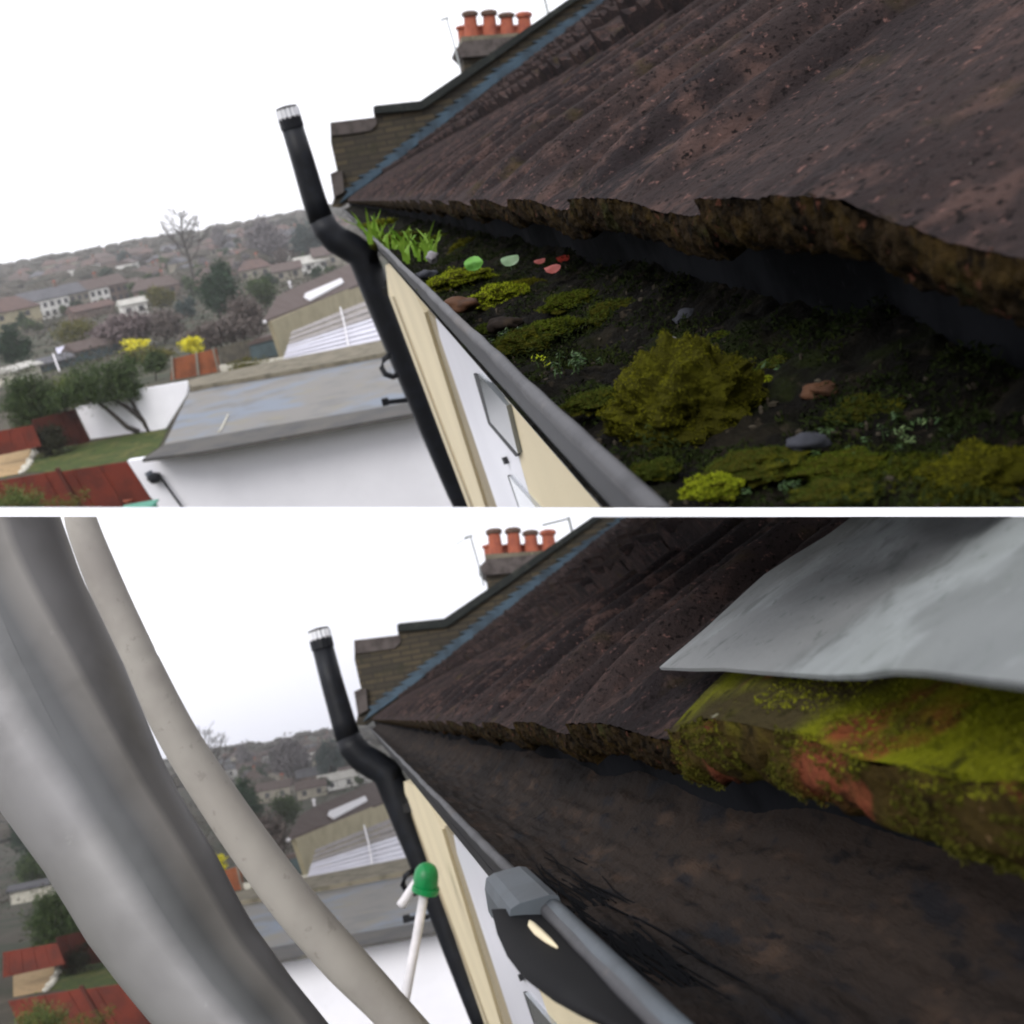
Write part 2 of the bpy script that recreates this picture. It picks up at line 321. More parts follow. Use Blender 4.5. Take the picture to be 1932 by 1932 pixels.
def tree(P, name, label, cat, box, base, lm, n=1400, lpx=2.6, asp=.9, group=None, seed=1, trunk=True, depthk=.8, shift=True, fill=.75, clumps=None, cut=False, limbs=5):
    """box: crown in image units; base: image point of the trunk foot on the ground"""
    o = P.o if shift else (lambda u, v: (u, v)); rng = random.Random(seed)
    u0, v0, u1, v1 = box; b = P.g(*o(*base)); d = P.depth(b); m = d / F
    c = P.drop(b, *o((u0 + u1) / 2, (v0 + v1) / 2)); rx, rz = (u1 - u0) / 2 * m, (v1 - v0) / 2 * m
    t = thing(P, name, label, cat, b, group); n = int(n * 1.9); lpx *= 1.25
    if trunk:
        mb = MB(); r0 = max(.05, rz * .07)
        mid = b.lerp(c, .6) + V((rng.uniform(-.1, .1) * rx, 0, 0))
        mb.tube([b - V((0, 0, .1)), b.lerp(c, .3), mid, c], [r0, r0 * .8, r0 * .6, r0 * .25], 7)
        for i in range(limbs):
            e = c + V((rng.uniform(-.7, .7) * rx, rng.uniform(-.7, .7) * rx * depthk, rng.uniform(-.3, .7) * rz))
            s_ = b.lerp(c, rng.uniform(.35, .8)); mb.tube([s_, s_.lerp(e, .5) + V((0, 0, .08 * rz)), e], [r0 * .45, r0 * .3, r0 * .1], 5)
        build(P, mb, "trunk", BARK, t, cut=cut, smooth=True)
    mb = MB(); crown(mb, c, rx, rx * depthk, rz, n, lpx * m, rng, asp, clumps, fill)
    build(P, mb, "crown", lm, t, cut=cut)
    return t
def bare_tree(P, name, label, base, top, halfw, seed=3, twigs=5):
    """halfw: half the crown's width in image units"""
    rng = random.Random(seed); b = P.g(*P.o(*base)); c = P.drop(b, *P.o(*top)); H = (c - b).length; m = P.depth(b) / F; Wd = halfw * m
    t = thing(P, name, label, "tree", b); tr, tw = MB(), MB(); r0 = 4.2 * m
    ax = (c - b).normalized(); wob = lambda h: V((math.sin(h * 7) * .03 * H, math.cos(h * 5) * .02 * H, 0))
    pts = [b + ax * H * h + wob(h) * h for h in (0, .1, .2, .3, .42, .55, .68, .8, .92)]
    tr.tube(pts, [r0, r0 * .85, r0 * .78, r0 * .72, r0 * .66, r0 * .5, r0 * .36, r0 * .24, r0 * .1], 7)
    def limb(p, d, L, r, lv):
        k = V((rng.gauss(0, .18), rng.gauss(0, .18), .16)); q = p + (d + k * .3).normalized() * L * .5; e = q + (d + k * 1.2 + V((0, 0, .25))).normalized() * L * .5
        (tr if lv > 1 else tw).tube([p, q, e], [r, r * .8, r * .5], 5 if lv > 1 else 3, cap=False)
        if lv == 0: return
        for i in range(twigs + (lv < 2)):
            f = rng.uniform(.3, 1); s_ = p.lerp(q, f * 2) if f < .5 else q.lerp(e, f * 2 - 1)
            nd = (d + V((rng.gauss(0, .75), rng.gauss(0, .75), rng.gauss(.2, .55)))).normalized(); limb(s_, nd, L * rng.uniform(.38, .62), r * .52, lv - 1)
    for i in range(13):
        h = .36 + .56 * (i / 12); j = min(7, max(0, [n for n, x in enumerate((0, .1, .2, .3, .42, .55, .68, .8, .92)) if x <= h][-1])); p = b + ax * H * h + wob(h) * h
        an = i * 2.4; dr = V((math.cos(an), math.sin(an) * .8, .75)).normalized(); limb(p, dr, Wd * (1.15 - .75 * max(0, h - .45) / .5), r0 * .42 * (1.1 - h * .6), 2)
    build(P, tr, "trunk", BARK, t, smooth=True); build(P, tw, "crown", BARK, t)
    return t
def house(P, label, p, yaw, w, dp, h, rh, wallm, roofm, hip=False, win=0, chim=True, group=None, name="house", winm=None):
    ax = V((math.cos(yaw), math.sin(yaw), 0)); ay = V((-ax.y, ax.x, 0)); up = V((0, 0, 1))
    t = thing(P, name, label, "house", p, group)
    build(P, MB().box(p + up * (h / 2 - .5), ax * w / 2, ay * dp / 2, up * (h / 2 + .5)), "wall", wallm, t)
    o = .35; x, y = w / 2 + o, dp / 2 + o; k = min(x, y) * .75 if hip else 0
    e = [p + up * h + ax * i * x + ay * j * y for i, j in ((-1, -1), (1, -1), (1, 1), (-1, 1))]
    r = [p + up * (h + rh) + ax * i * (x - k) for i in (-1, 1)]
    mb = MB().add([q - up * .15 for q in e] + [q + up * .05 for q in e] + r, [(3, 2, 1, 0), (0, 1, 5, 4), (1, 2, 6, 5), (2, 3, 7, 6), (3, 0, 4, 7), (4, 5, 9, 8), (6, 7, 8, 9), (5, 6, 9), (7, 4, 8)])
    ro = build(P, mb, "roof", roofm, t)
    if chim:
        q = p + up * (h + rh) + ax * (x - k) * .6
        ch = MB().box(q, ax * .45, ay * .3, up * 1.1); build(P, ch, "chimney", BRICKWALL, ro)
        pots = MB()
        for i in (-1, 0, 1): pots.lathe(q + up * 1.1 + ax * i * .28, [(.13, 0), (.11, .45), (.13, .5)], 8)
        build(P, pots, "chimney_pots", TERRA, ro)
    for i in range(win):
        for lv in range(2 if h > 4 else 1):
            cx = (i + .5) / win * w - w / 2; cz = h * (.27 + .45 * lv) if h > 4 else h * .55
            q = p + ax * cx - ay * (dp / 2 + .02) + up * cz
            build(P, MB().box(q, ax * min(.55, w / win * .26), ay * .05, up * .62), "window", winm or DARKWIN, t)
    return t

# ================================================================== GROUND AND DISTANCE
def ground(P, full):
    near = 960 if P is A else 2100
    rows = []; n = 46
    y0 = 3.0; ys = [y0 * (900 / y0) ** (i / 70) for i in range(71)]
    xl, xr = (-.62, .10) if P is A else (-.65, .12)
    for y in ys:
        rows.append([V((y * (xl + (xr - xl) * j / n), y, gz(y) + (mnoise.noise(V((j * .5, y * .01, 0))) * .004 * max(0, y - 250)))) for j in range(n + 1)])
    mb = MB().grid(rows)
    if P is B:     # the garden side below and behind the viewer
        for xa, xb, ya, yb in ((-70, 70, -60, 3.0),): mb.grid([[V((xa + (xb - xa) * i / 8, ya + (yb - ya) * j / 8, 0)) for i in range(9)] for j in range(9)])
        mb.grid([[V((-70 + (xl * y + 70) * i / 3, y, gz(y))) for i in range(4)] for y in (3, 20, 40, 55, 75, 100)])
        mb.grid([[V((xr * y + (70 - xr * y) * i / 3, y, gz(y))) for i in range(4)] for y in (3, 20, 40, 55)])
    build(P, mb, "ground", SOIL, kind="structure", cut=True, smooth=True)
    # far woods along the skyline and hedges through the town
    rng = random.Random(11); mb = MB()
    for i in range(620 if full else 340):
        y = rng.choice([rng.uniform(560, 800), rng.uniform(300, 600)]); x = y * rng.uniform(xl, .02); z = gz(y); r = rng.uniform(2.2, 4.6); hh = rng.uniform(1.2, 2.2) if y > 500 else rng.uniform(1.6, 3.8)
        c = V((x, y, z + hh * .7)); mb.blob(c, r * 1.6, r, hh, .6, 2.6, 5, 0, i)
        for k in range(26): mb.leaf(c + V((rng.gauss(0, .6) * r * 1.3, rng.gauss(0, .5) * r, hh * rng.gauss(.3, .5))), y / F * rng.uniform(1.2, 2.6), .8, rng=rng)
    for i in range(1500 if full else 700):      # hedges and scrub between the gardens
        dd = rng.uniform(80, 330); x = dd * rng.uniform(xl, .02)
        for k in range(9): mb.leaf(V((x + rng.gauss(0, 1.8), dd + rng.gauss(0, 1.0), gz(dd) + rng.uniform(0, 2.2))), dd / F * rng.uniform(2, 4.5), .8, rng=rng)
    build(P, mb, "distant_woodland", FARW, kind="stuff", label="hazy winter woodland and hedges along the skyline, " + P.say, cat="woodland")
ground(A, True); ground(B, False)
WALLS = {"white": PALEWALL, "beige": BEIGEWALL, "brick": BRICKWALL}; ROOFS = {"brown": BROWNROOF, "red": REDROOF, "slate": SLATE}
def town(P, umin, umax, count, seed):
    rng = random.Random(seed); placed = []
    hz = lambda u: 512 - .1798 * (u - 17)
    tries = 0
    while len(placed) < count and tries < 4000:
        tries += 1; u = rng.uniform(umin, umax); dv = rng.choice([rng.uniform(16, 50), rng.uniform(45, 105)])
        v = hz(u) + dv
        if u < 250 and dv > 42: continue
        if any(abs(u - a) < 12 + dv * .22 and abs(v - b) < 6 + dv * .09 for a, b in placed): continue
        placed.append((u, v)); p = P.g(*P.o(u, v))
        wk = rng.choice(["white", "beige", "brick", "beige"]); rk = rng.choice(["brown", "red", "brown", "slate", "brown"])
        far = "hazy far" if dv < 48 else "nearer"
        house(P, "%s town house with %s walls and %s roof, %s" % (far, wk, rk, P.say), p, rng.uniform(-.35, .35) + rng.choice([0, 0, math.pi / 2]),
              rng.uniform(6, 12), rng.uniform(5, 7), rng.uniform(2.6, 4.0), rng.uniform(1.8, 2.6), WALLS[wk], ROOFS[rk], hip=rng.random() < .4,
              win=3 if dv > 40 else 0, chim=rng.random() < .6, group="%s %s houses under %s roofs, %s" % (far, wk, rk, P.say))
    for i in range(int(count * .7)):
        u = rng.uniform(umin, umax); dv = rng.uniform(40, 125); v = hz(u) + dv; w_ = rng.uniform(9, 20)
        tree(P, "garden_evergreen", "dark evergreen filling the back gardens, " + P.say, "tree", (u - w_, v - 1.7 * w_, u + w_, v + 2), (u, v + 3), rng.choice([CONIF, EVERG, EVERG]), 420, 2.4, group="dark evergreens in the back gardens, " + P.say, seed=i + seed + 300, limbs=2)
    for i in range(int(count * 1.5)):
        u = rng.uniform(umin, umax); dv = rng.uniform(22, 100); v = hz(u) + dv
        if u < 250 and dv > 42: continue
        s = (6 + dv * .16); kind = rng.choice([("leafless grey", GREYWOOD), ("dark green", EVERG), ("dark green", CONIF), ("brown twiggy", TWIG)])
        tree(P, "town_tree", "%s garden tree among the town houses, %s" % (kind[0], P.say), "tree", (u - s, v - 2.0 * s, u + s, v - .2 * s), (u, v), kind[1], 260, 2.2,
             group="%s trees among the town houses, %s" % (kind[0], P.say), seed=i + seed, limbs=2)
town(A, 20, 640, 52, 5)
town(B, 340, 640, 26, 6)

def background(P):
    S = P.say; o = P.o; full = P is A
    gp = lambda u, v: P.g(*o(u, v)); H = lambda L: [o(*q) for q in L]
    # ---------------- skyline trees
    bare_tree(P, "bare_tree", "tall leafless tree standing above the roofs on the skyline, " + S, (368, 548), (338, 398), 44, 5)
    tree(P, "winter_tree", "broad grey leafless tree mass on the skyline by the black pipe, " + S, "tree", (455, 412, 545, 500), (500, 512), GREYWOOD, 2600, 2.0, 1.2, seed=4)
    tree(P, "blue_green_tree", "blue green evergreen beside the black pipe on the skyline, " + S, "tree", (545, 408, 605, 495), (578, 505), BLUEG, 1500, 2.2, seed=6)
    tree(P, "leafless_tree", "small pale leafless tree on the skyline left of the grey tree mass, " + S, "tree", (398, 420, 440, 470), (420, 482), GREYWOOD, 600, 1.8, 1.3, seed=8)
    tree(P, "conifer", "dark green conifer with pointed top in the middle gardens, " + S, "tree", (366, 500, 466, 604), (415, 612), CONIF, 3200, 2.6, seed=9, fill=.62)
    tree(P, "conifer_leader", "slim dark tip rising from the dark conifer, " + S, "tree", (398, 484, 440, 545), (419, 609), CONIF, 700, 2.4, seed=19, trunk=False)
    tree(P, "green_shrub", "mid green rounded shrub beside the brown roofed outbuilding, " + S, "shrub", (462, 520, 525, 580), (492, 590), EVERG, 1300, 2.4, seed=10)
    tree(P, "brown_thicket", "brown leafless thicket below the dark conifer, " + S, "shrub", (415, 555, 510, 645), (462, 650), TWIG, 2600, 2.2, 1.6, seed=12)
    # ---------------- outbuilding with brown roof, corrugated lean-to
    eave = [(510, 607), (690, 531)]
    bl = P.hz(*o(510, 607), 1.9); br = P.hz(*o(690, 531), 1.9); pw = vplane(bl, br); bk = away(P, pw)
    t = thing(P, "outbuilding", "cream walled outbuilding with brown tiled roof and white skylight, " + S, "outbuilding", V((bl.x, bl.y, gz(bl.y))))
    build(P, slab(P, H([(512, 606), (692, 530), (705, 580), (536, 678)]), pw, .3), "wall", OLIVEWALL, t)
    rdir = (P.hit(*o(545, 548), (bl + bk * 4 + V((0, 0, 2.2)), bk)) - P.hit(*o(510, 607), pw))
    rpl = (bl + V((0, 0, .05)), (br - bl).cross(bk * 4 + V((0, 0, 2.0))).normalized())
    ro = build(P, MB().prism([P.hit(*o(*q), rpl) for q in ((496, 606), (522, 560), (545, 547), (668, 494), (700, 527))], V((0, 0, -.18))), "roof", BROWNROOF, t)
    rp2 = (bl + V((0, 0, .22)), rpl[1])
    build(P, MB().prism([P.hit(*o(*q), rp2) for q in ((573, 560), (576, 553), (644, 524), (648, 532), (584, 566))], V((0, 0, -.1))), "skylight", POLE, ro)
    q = P.hit(*o(548, 541), rp2); build(P, MB().lathe(q, [(.09, -.1), (.09, .25), (.16, .28), (.12, .42)], 10), "flue", POLE, ro)
    build(P, MB().blob(P.pt(*o(499, 608), P.depth(bl) - .4), .14, .14, .14, .1), "downpipe_head", POLE, t)
    # corrugated lean-to in front
    cz = 2.5; pc = (V((0, 0, cz)), V((0, 0, 1)))
    q0 = P.hz(*o(535, 678), cz); t = thing(P, "lean_to_roof", "lean-to with grey slats above lilac corrugated plastic sheets, " + S, "lean-to roof", V((q0.x, q0.y, 0)))
    build(P, boards(P, o(543, 650), o(550, 622), o(694, 563), o(703, 598), pc, 6, .05, .07, .08), "slatted_screen", SLATS, t)
    build(P, boards(P, o(534, 679), o(542, 652), o(703, 600), o(722, 640), pc, 9, .04, .05, .04), "corrugated_sheet", POLY, t)
    build(P, MB().tube([P.hz(*o(642, 580), cz + .1), P.hz(*o(650, 612), cz + .08), P.hz(*o(658, 655), cz + .08)], .045, 6), "sealing_strip", POLE, t)
    # ---------------- garage
    zr = 2.9; pr = (V((0, 0, zr)), V((0, 0, 1)))
    q0 = P.hz(*o(300, 850), zr); t = thing(P, "garage", "white rendered garage with flat grey felt roof and kerb, " + S, "garage", V((q0.x, q0.y, 0)))
    build(P, MB().prism([P.hit(*o(*q), pr) for q in ((357, 741), (720, 664), (850, 640), (860, 745), (766, 764), (308, 842))], V((0, 0, -.12))), "roof", GARAGEROOF, t)
    pk = (V((0, 0, zr + .1)), V((0, 0, 1)))
    build(P, MB().prism([P.hit(*o(*q), pk) for q in ((312, 838), (377, 826), (767, 760), (870, 741), (880, 760), (772, 781), (377, 852), (268, 866))], V((0, 0, -.09))), "near_kerb", KERB, t)
    pk2 = (V((0, 0, zr + .16)), V((0, 0, 1)))
    build(P, MB().prism([P.hit(*o(*q), pk2) for q in ((354, 718), (377, 711), (537, 677), (712, 643), (850, 617), (860, 640), (718, 667), (540, 700), (377, 727), (361, 730))], V((0, 0, -.26))), "back_kerb", KERBY, t)
    build(P, MB().tube([P.hz(*o(*q), zr + .02) for q in ((430, 783), (424, 795), (417, 810), (412, 815))], .03, 5), "joint_strip", PALEST, t)
    a, b = P.hz(*o(282, 868), zr - .1), P.hz(*o(775, 783), zr - .1); pg = vplane(a, b)
    build(P, slab(P, H([(281, 866), (377, 850), (772, 779), (880, 760), (1000, 985), (362, 985), (297, 890)]), pg, .25), "front_wall", WHITEWALL, t, cut=full)
    pg2 = (pg[0] + away(P, pg) * .06, pg[1])
    build(P, slab(P, H([(240, 870), (280, 864), (298, 888), (362, 980), (315, 975), (282, 935)]), pg2, .25), "end_pier", WHITEWALL, t, cut=full)
    pg3 = (pg[0] - away(P, pg) * .12, pg[1])
    f = lambda u, v: P.hit(*o(u, v), pg3)
    if full:
        build(P, MB().tube([f(296, 896), f(306, 905), f(324, 930), f(350, 966)], .035, 6), "downpipe", BLACKP, t, cut=True)
        lt = thing(P, "security_lamp", "grey twin security lamp fixed on the garage wall corner", "lamp", f(290, 902))
        build(P, MB().tube([f(279, 890), f(284, 898), f(288, 905)], .10, 10), "lamp_arm", CHROME, lt)
        build(P, MB().lathe(f(291, 902), [(.11, -.12), (.19, .0), (.17, .1), (.06, .14)], 12), "lamp_head", BLACKP, lt)
    # ---------------- tree, white garden wall, lawn, fences
    a, b = gp(172, 830), gp(312, 810); pw = vplane(a, b)
    build(P, slab(P, H([(142, 770), (200, 752), (255, 736), (356, 719), (352, 745), (310, 812), (172, 831)]), pw, .2), "garden_wall", WHITEWALL, label="white rendered garden wall behind the leaning tree, " + S, cat="wall", cut=full)
    lawn = [P.g(*o(u, v)) + V((0, 0, .02)) for u, v in ((40, 893), (65, 862), (130, 842), (318, 810), (300, 845), (268, 868), (235, 872), (120, 892))]
    build(P, MB().prism(lawn, V((0, 0, -.03))), "lawn", GRASS, kind="structure", cut=full)
    path = [P.g(*o(u, v)) + V((0, 0, .016)) for u, v in ((-20, 862), (60, 846), (48, 893), (-20, 905))]
    build(P, MB().prism(path, V((0, 0, -.03))), "path", PATHM, kind="structure", cut=full)
    rng = random.Random(3); mb = MB()
    for i in range(26):
        q = P.g(*o(*lerp((78, 838), (45, 893), i / 25))); mb.blob(q + V((rng.uniform(-.1, .1), 0, .05)), .14, .14, .09, .4, n=4, seed=i)
    build(P, mb, "stone_edging", PALEST, label="row of pale edging stones between the path and lawn, " + S, cat="edging", cut=full)
    a, b = P.hz(*o(70, 795), 1.6), P.hz(*o(142, 772), 1.6); pf = vplane(a, b)
    build(P, boards(P, o(60, 792), o(142, 772), o(172, 835), o(75, 850), pf, 9), "garden_fence", DARKRED, label="dark red board fence ending at the white garden wall, " + S, cat="fence", cut=full)
    a, b = P.hz(*o(0, 816), 1.5), P.hz(*o(60, 806), 1.5); pf = vplane(a, b)
    build(P, boards(P, o(-40, 820), o(62, 802), o(78, 842), o(-40, 868), pf, 9), "garden_fence", REDFENCE, label="red board fence behind the sandy path, " + S, cat="fence", cut=full)
    a, b = P.hz(*o(107, 890), 1.75), P.hz(*o(240, 870), 1.75); pf = vplane(a, b)
    t = thing(P, "board_fence", "red stained board fence with two panels beside the lawn, " + S, "fence", V((a.x, a.y, 0)))
    build(P, boards(P, o(107, 891), o(240, 871), o(300, 966), o(158, 975), pf, 5, .03, .03), "fence_panel", REDFENCE, t, cut=full)
    build(P, boards(P, o(-30, 912), o(105, 889), o(156, 975), o(0, 980), pf, 6, .03, .03), "fence_panel", REDFENCE, t, cut=full)
    pf2 = (pf[0] - away(P, pf) * .08, pf[1])
    build(P, slab(P, H([(103, 884), (109, 883), (163, 975), (154, 975)]), pf2, .1), "fence_post", DARKRED, t, cut=full)
    # leaning tree
    rng = random.Random(21); b = gp(283, 813); d = P.depth(b); m = d / F
    t = thing(P, "leaning_tree", "evergreen tree on dark leaning trunks before the white wall, " + S, "tree", b)
    mb = MB(); pd = lambda u, v: P.drop(b, *o(u, v))
    mb.tube([b - V((0, 0, .1)), pd(272, 795), pd(255, 780), pd(235, 765), pd(215, 755)], [.16, .13, .11, .09, .05], 8)
    mb.tube([pd(268, 791), pd(258, 775), pd(250, 760), pd(240, 748)], [.11, .08, .07, .05], 7)
    mb.tube([pd(262, 815), pd(240, 806), pd(218, 786), pd(200, 770), pd(180, 755)], [.13, .11, .10, .09, .05], 8)
    build(P, mb, "trunk", BARK, t, smooth=True, cut=full)
    mb = MB()
    for (u, v, ru, rv, k) in ((172, 722, 66, 46, 3400), (228, 706, 56, 44, 3000), (195, 744, 64, 26, 2000), (140, 742, 44, 32, 1400), (252, 735, 34, 24, 700)):
        crown(mb, pd(u, v), ru * m, ru * m * .8, rv * m, k, 3.2 * m, rng, .7)
    build(P, mb, "crown", EVERG, t, cut=full)
    tree(P, "yellow_green_shrub", "yellow green shrub in front of the leaning tree, " + S, "shrub", (88, 700, 165, 780), (118, 835), LIMEG, 1700, 2.6, .7, seed=23, cut=full)
    tree(P, "spiky_bush", "large spiky green bush above the red fence, " + S, "shrub", (5, 700, 118, 835), (62, 850), EVERG, 4200, 5.5, .25, seed=24, fill=.85, cut=full)
    tree(P, "dark_shrub", "low dark shrub against the dark red fence, " + S, "shrub", (58, 800, 135, 862), (98, 862), leafD, 1500, 3, .6, seed=25, cut=full)
    tree(P, "corner_shrub", "bright green shrub in front of the red board fence, " + S, "shrub", (-20, 905, 85, 1000), (30, 1085), LIMEG, 1500, 3.2, .5, seed=26, cut=full, trunk=False)
    tree(P, "fence_climber", "thin yellow green climber along the red board fence, " + S, "shrub", (70, 925, 180, 985), (125, 1075), OLIVE, 260, 3.2, .5, seed=27, cut=full, trunk=False)
    tree(P, "dark_evergreen", "dark green evergreen at the far edge of the gardens, " + S, "shrub", (-10, 618, 62, 690), (25, 700), CONIF, 1600, 2.8, seed=28)
    if full:
        for i, (u, v, s_) in enumerate(((246, 946, 13), (285, 938, 15))):
            c = P.pt(*o(u, v), P.depth(P.g(*o(u, v))) - 2.0); m = P.depth(c) / F * s_
            pt_ = thing(P, "plant_pot", ("terracotta pot at the foot of the white pier", "terracotta pot nearest the fence boards")[1 - i], "pot", c)
            build(P, MB().lathe(c, [(m * .62, -m * .9), (m * .9, m * .2), (m, m * .25), (m, m * .5), (m * .8, m * .5), (m * .75, m * .1)], 14), "pot", TERRA, pt_, cut=True, smooth=True)
            build(P, MB().lathe(c, [(m * .76, m * .0), (m * .74, m * .3)], 12), "soil", COMPOST, pt_, cut=True)
        c = P.pt(262, 962, 24); build(P, MB().box(c, V((.35, 0, 0)), V((0, .25, 0)), V((0, 0, .06))).box(c + V((0, 0, .08)), V((.4, 0, 0)), V((0, .3, 0)), V((0, 0, .02))), "garden_tray", GREENT, label="teal plastic tray below the red board fence", cat="tray", cut=True)
    # fence with forsythia
    a, b = gp(322, 718), gp(417, 701); pf = vplane(a, b)
    t = thing(P, "garden_fence", "orange brown fence panels beneath the yellow forsythia, " + S, "fence", a)
    build(P, boards(P, o(324, 677), o(368, 667), o(371, 710), o(322, 719), pf, 6), "fence_panel", REDFENCE2, t)
    build(P, boards(P, o(370, 667), o(408, 657), o(417, 701), o(373, 710), pf, 5), "fence_panel", REDFENCE2, t)
    for u, v, u2, v2 in ((322, 672, 326, 720), (368, 664, 374, 712), (400, 657, 411, 703)):
        build(P, slab(P, H([(u, v), (u + 3, v), (u2 + 3, v2), (u2, v2)]), (pf[0] - away(P, pf) * .1, pf[1]), .08), "fence_post", BEIGEWALL, t)
    tree(P, "forsythia", "bright yellow forsythia bush above the orange brown fence, " + S, "shrub", (338, 634, 388, 668), (362, 690), FORS, 900, 2.4, seed=31)
    tree(P, "rubble_weeds", "low scrub along the back edge of the garage roof, " + S, "shrub", (420, 672, 500, 700), (460, 705), OLIVE, 500, 2.2, seed=33, trunk=False)
    a, b = gp(415, 690), gp(525, 672); pf = vplane(a, b)
    build(P, boards(P, o(412, 656), o(472, 640), o(475, 682), o(418, 693), pf, 8), "grey_fence", TWIGM, label="weathered grey brown fence beside the teal shed, " + S, cat="fence")
    t = thing(P, "shed", "small dark teal shed before the cream outbuilding, " + S, "shed", gp(500, 675))
    pf2 = (pf[0] - away(P, pf) * .5, pf[1])
    build(P, slab(P, H([(470, 650), (525, 637), (530, 668), (474, 680)]), pf2, 1.4), "wall", TEAL, t)
    build(P, slab(P, H([(466, 650), (480, 640), (524, 630), (529, 637), (470, 652)]), (pf2[0] - away(P, pf) * .1, pf[1]), 1.6), "roof", BROWNROOF, t)
    a, b = gp(415, 702), gp(535, 684); pf = vplane(a, b)
    build(P, slab(P, H([(413, 690), (470, 684), (535, 674), (538, 682), (417, 704)]), pf, .3), "patio_wall", PALEST, label="low pale stone wall behind the garage, " + S, cat="wall")
    # pale roofs behind the outbuilding
    for i, (u, v, w_, yaw, wm, rm, lb) in enumerate(((592, 512, 9, .5, PALEWALL, PALEROOF, "pale roofed bungalow behind the outbuilding"), (545, 527, 7, .2, BEIGEWALL, BROWNROOF, "brown roofed bungalow left of the pale roofed one"), (640, 500, 12, .3, PALEWALL, PALEROOF, "long pale grey roofed hall beside the black pipe"))):
        house(P, lb + ", " + S, gp(u, v), yaw, w_, 6, 2.4, 1.8, wm, rm, win=2, chim=False, name="bungalow")
    if not full:
        tree(P, "garden_evergreen", "tall dark evergreen between the frame edge and the vacuum pole", "tree", (-30, 545, 45, 640), (10, 655), CONIF, 2200, 2.8, seed=61)
        tree(P, "garden_evergreen", "broad green evergreen left of the vacuum pole above the pale shed", "tree", (-20, 625, 75, 700), (30, 712), EVERG, 2400, 2.8, seed=62)
        tree(P, "garden_bush", "olive bush beside the vacuum pole over the pale shed", "shrub", (30, 600, 100, 680), (70, 700), OLIVE, 1600, 2.6, seed=63)
        house(P, "pale garden shed between dark evergreens and spiky bush, " + S, gp(20, 722), .3, 4.2, 3, 1.6, .5, PALEST, SLATE, chim=False, name="garden_shed")
        return
    # ---------------- left distance: terrace, hipped house, sheds
    a, b = gp(48, 610), gp(236, 567); ax = (b - a); yaw = math.atan2(ax.y, ax.x); w = ax.length / 5
    names = ["white terraced house at the near end of the row", "white terraced house second along the row", "beige terraced house with dark drainpipe in the row's middle", "white terraced house beside the brick one", "brick terraced house at the far end of the row"]
    for i in range(5):
        p = a + ax * (i + .5) / 5; p.z = gz(p.y)
        house(P, names[i], p, yaw, w - .02, 8, 4.9, 2.6, [PALEWALL, PALEWALL, BEIGEWALL, PALEWALL, BRICKWALL][i], SLATE if i < 3 else BROWNROOF, win=3, chim=i in (1, 3), group="terraced houses", name="terraced_house")
    house(P, "brown hipped roof house with olive walls at the edge of the town", gp(22, 622), yaw, 13, 9, 4.6, 3.2, OLIVEWALL, REDROOF, hip=True, win=2, chim=False, name="hipped_house")
    house(P, "small white garden room with dark windows below the terrace", gp(256, 598), yaw - .3, 5.2, 4, 2.9, 1.1, PALEWALL, PALEROOF, win=2, chim=False, name="garden_room")
    house(P, "low brown shed with skylight in front of the terrace", gp(175, 598), yaw, 10, 4, 2, 1.4, BRICKWALL, REDROOF, chim=False, name="low_shed")
    house(P, "long dark roofed shed beside the lilac tarpaulin", gp(195, 672), yaw + .05, 8.5, 3, 1.5, 1.1, TEAL, BROWNROOF, chim=False, name="long_shed")
    house(P, "pale garden shed half hidden by the spiky bush", gp(40, 722), yaw + .3, 3.6, 3, 1.6, .5, PALEST, PALEROOF, chim=False, name="garden_shed")
    house(P, "dark low shed roof behind the leaning tree", gp(90, 700), yaw + .1, 6, 3, 1.0, .7, TEAL, SLATE, chim=False, name="dark_shed")
    b = gp(130, 678); mb = MB(); m = P.depth(b) / F; rows = []
    for i in range(9):
        rows.append([P.pt(104 + i * 6.2 + j * 1.2, 657 - i * 1.6 + j * (2.5 + 3 * math.sin(math.pi * i / 8)) + 2.4 * mnoise.noise(V((i * .7, j * .8, 2))), P.depth(b) - 4 - j * .3 + .3 * mnoise.noise(V((i, j, 0)))) for j in range(6)])
    mb.grid(rows); mb.v += []
    build(P, mb, "tarpaulin", TARP, label="lilac tarpaulin sagging beside the long dark shed", cat="tarpaulin", smooth=True)
    tree(P, "wisteria_thicket", "purple brown leafless thicket over the long shed", "shrub", (172, 592, 300, 655), (236, 662), TWIGV, 3600, 2.0, 2.2, seed=41)
    tree(P, "dark_thicket", "dark twiggy hedge beside the wisteria thicket", "shrub", (270, 585, 350, 640), (310, 650), TWIG, 2000, 2.0, 1.8, seed=42)
    tree(P, "garden_thicket", "olive green garden hedge below the terrace", "shrub", (95, 600, 190, 650), (140, 660), OLIVE, 1500, 2.0, seed=43)
    tree(P, "olive_tree", "rounded olive green tree left of the dark conifer", "tree", (270, 534, 338, 586), (304, 592), OLIVE, 1600, 2.2, seed=44, fill=.6)
    tree(P, "dome_tree", "dark dome shaped tree among the far roofs", "tree", (212, 470, 252, 506), (232, 512), BLUEG, 900, 2.0, seed=45, fill=.6)
    tree(P, "narrow_evergreen", "blue green scrub at the bare tree's foot", "shrub", (330, 560, 375, 600), (352, 606), BLUEG, 900, 2.2, seed=46)
    tree(P, "forsythia", "smaller yellow forsythia straggling beside the long dark shed", "shrub", (225, 640, 290, 664), (256, 680), FORS, 420, 2.2, seed=47, fill=.9)
    tree(P, "hedge", "brown green hedge between the forsythia bushes", "shrub", (225, 650, 330, 690), (280, 700), OLIVE, 1400, 2.2, seed=48)
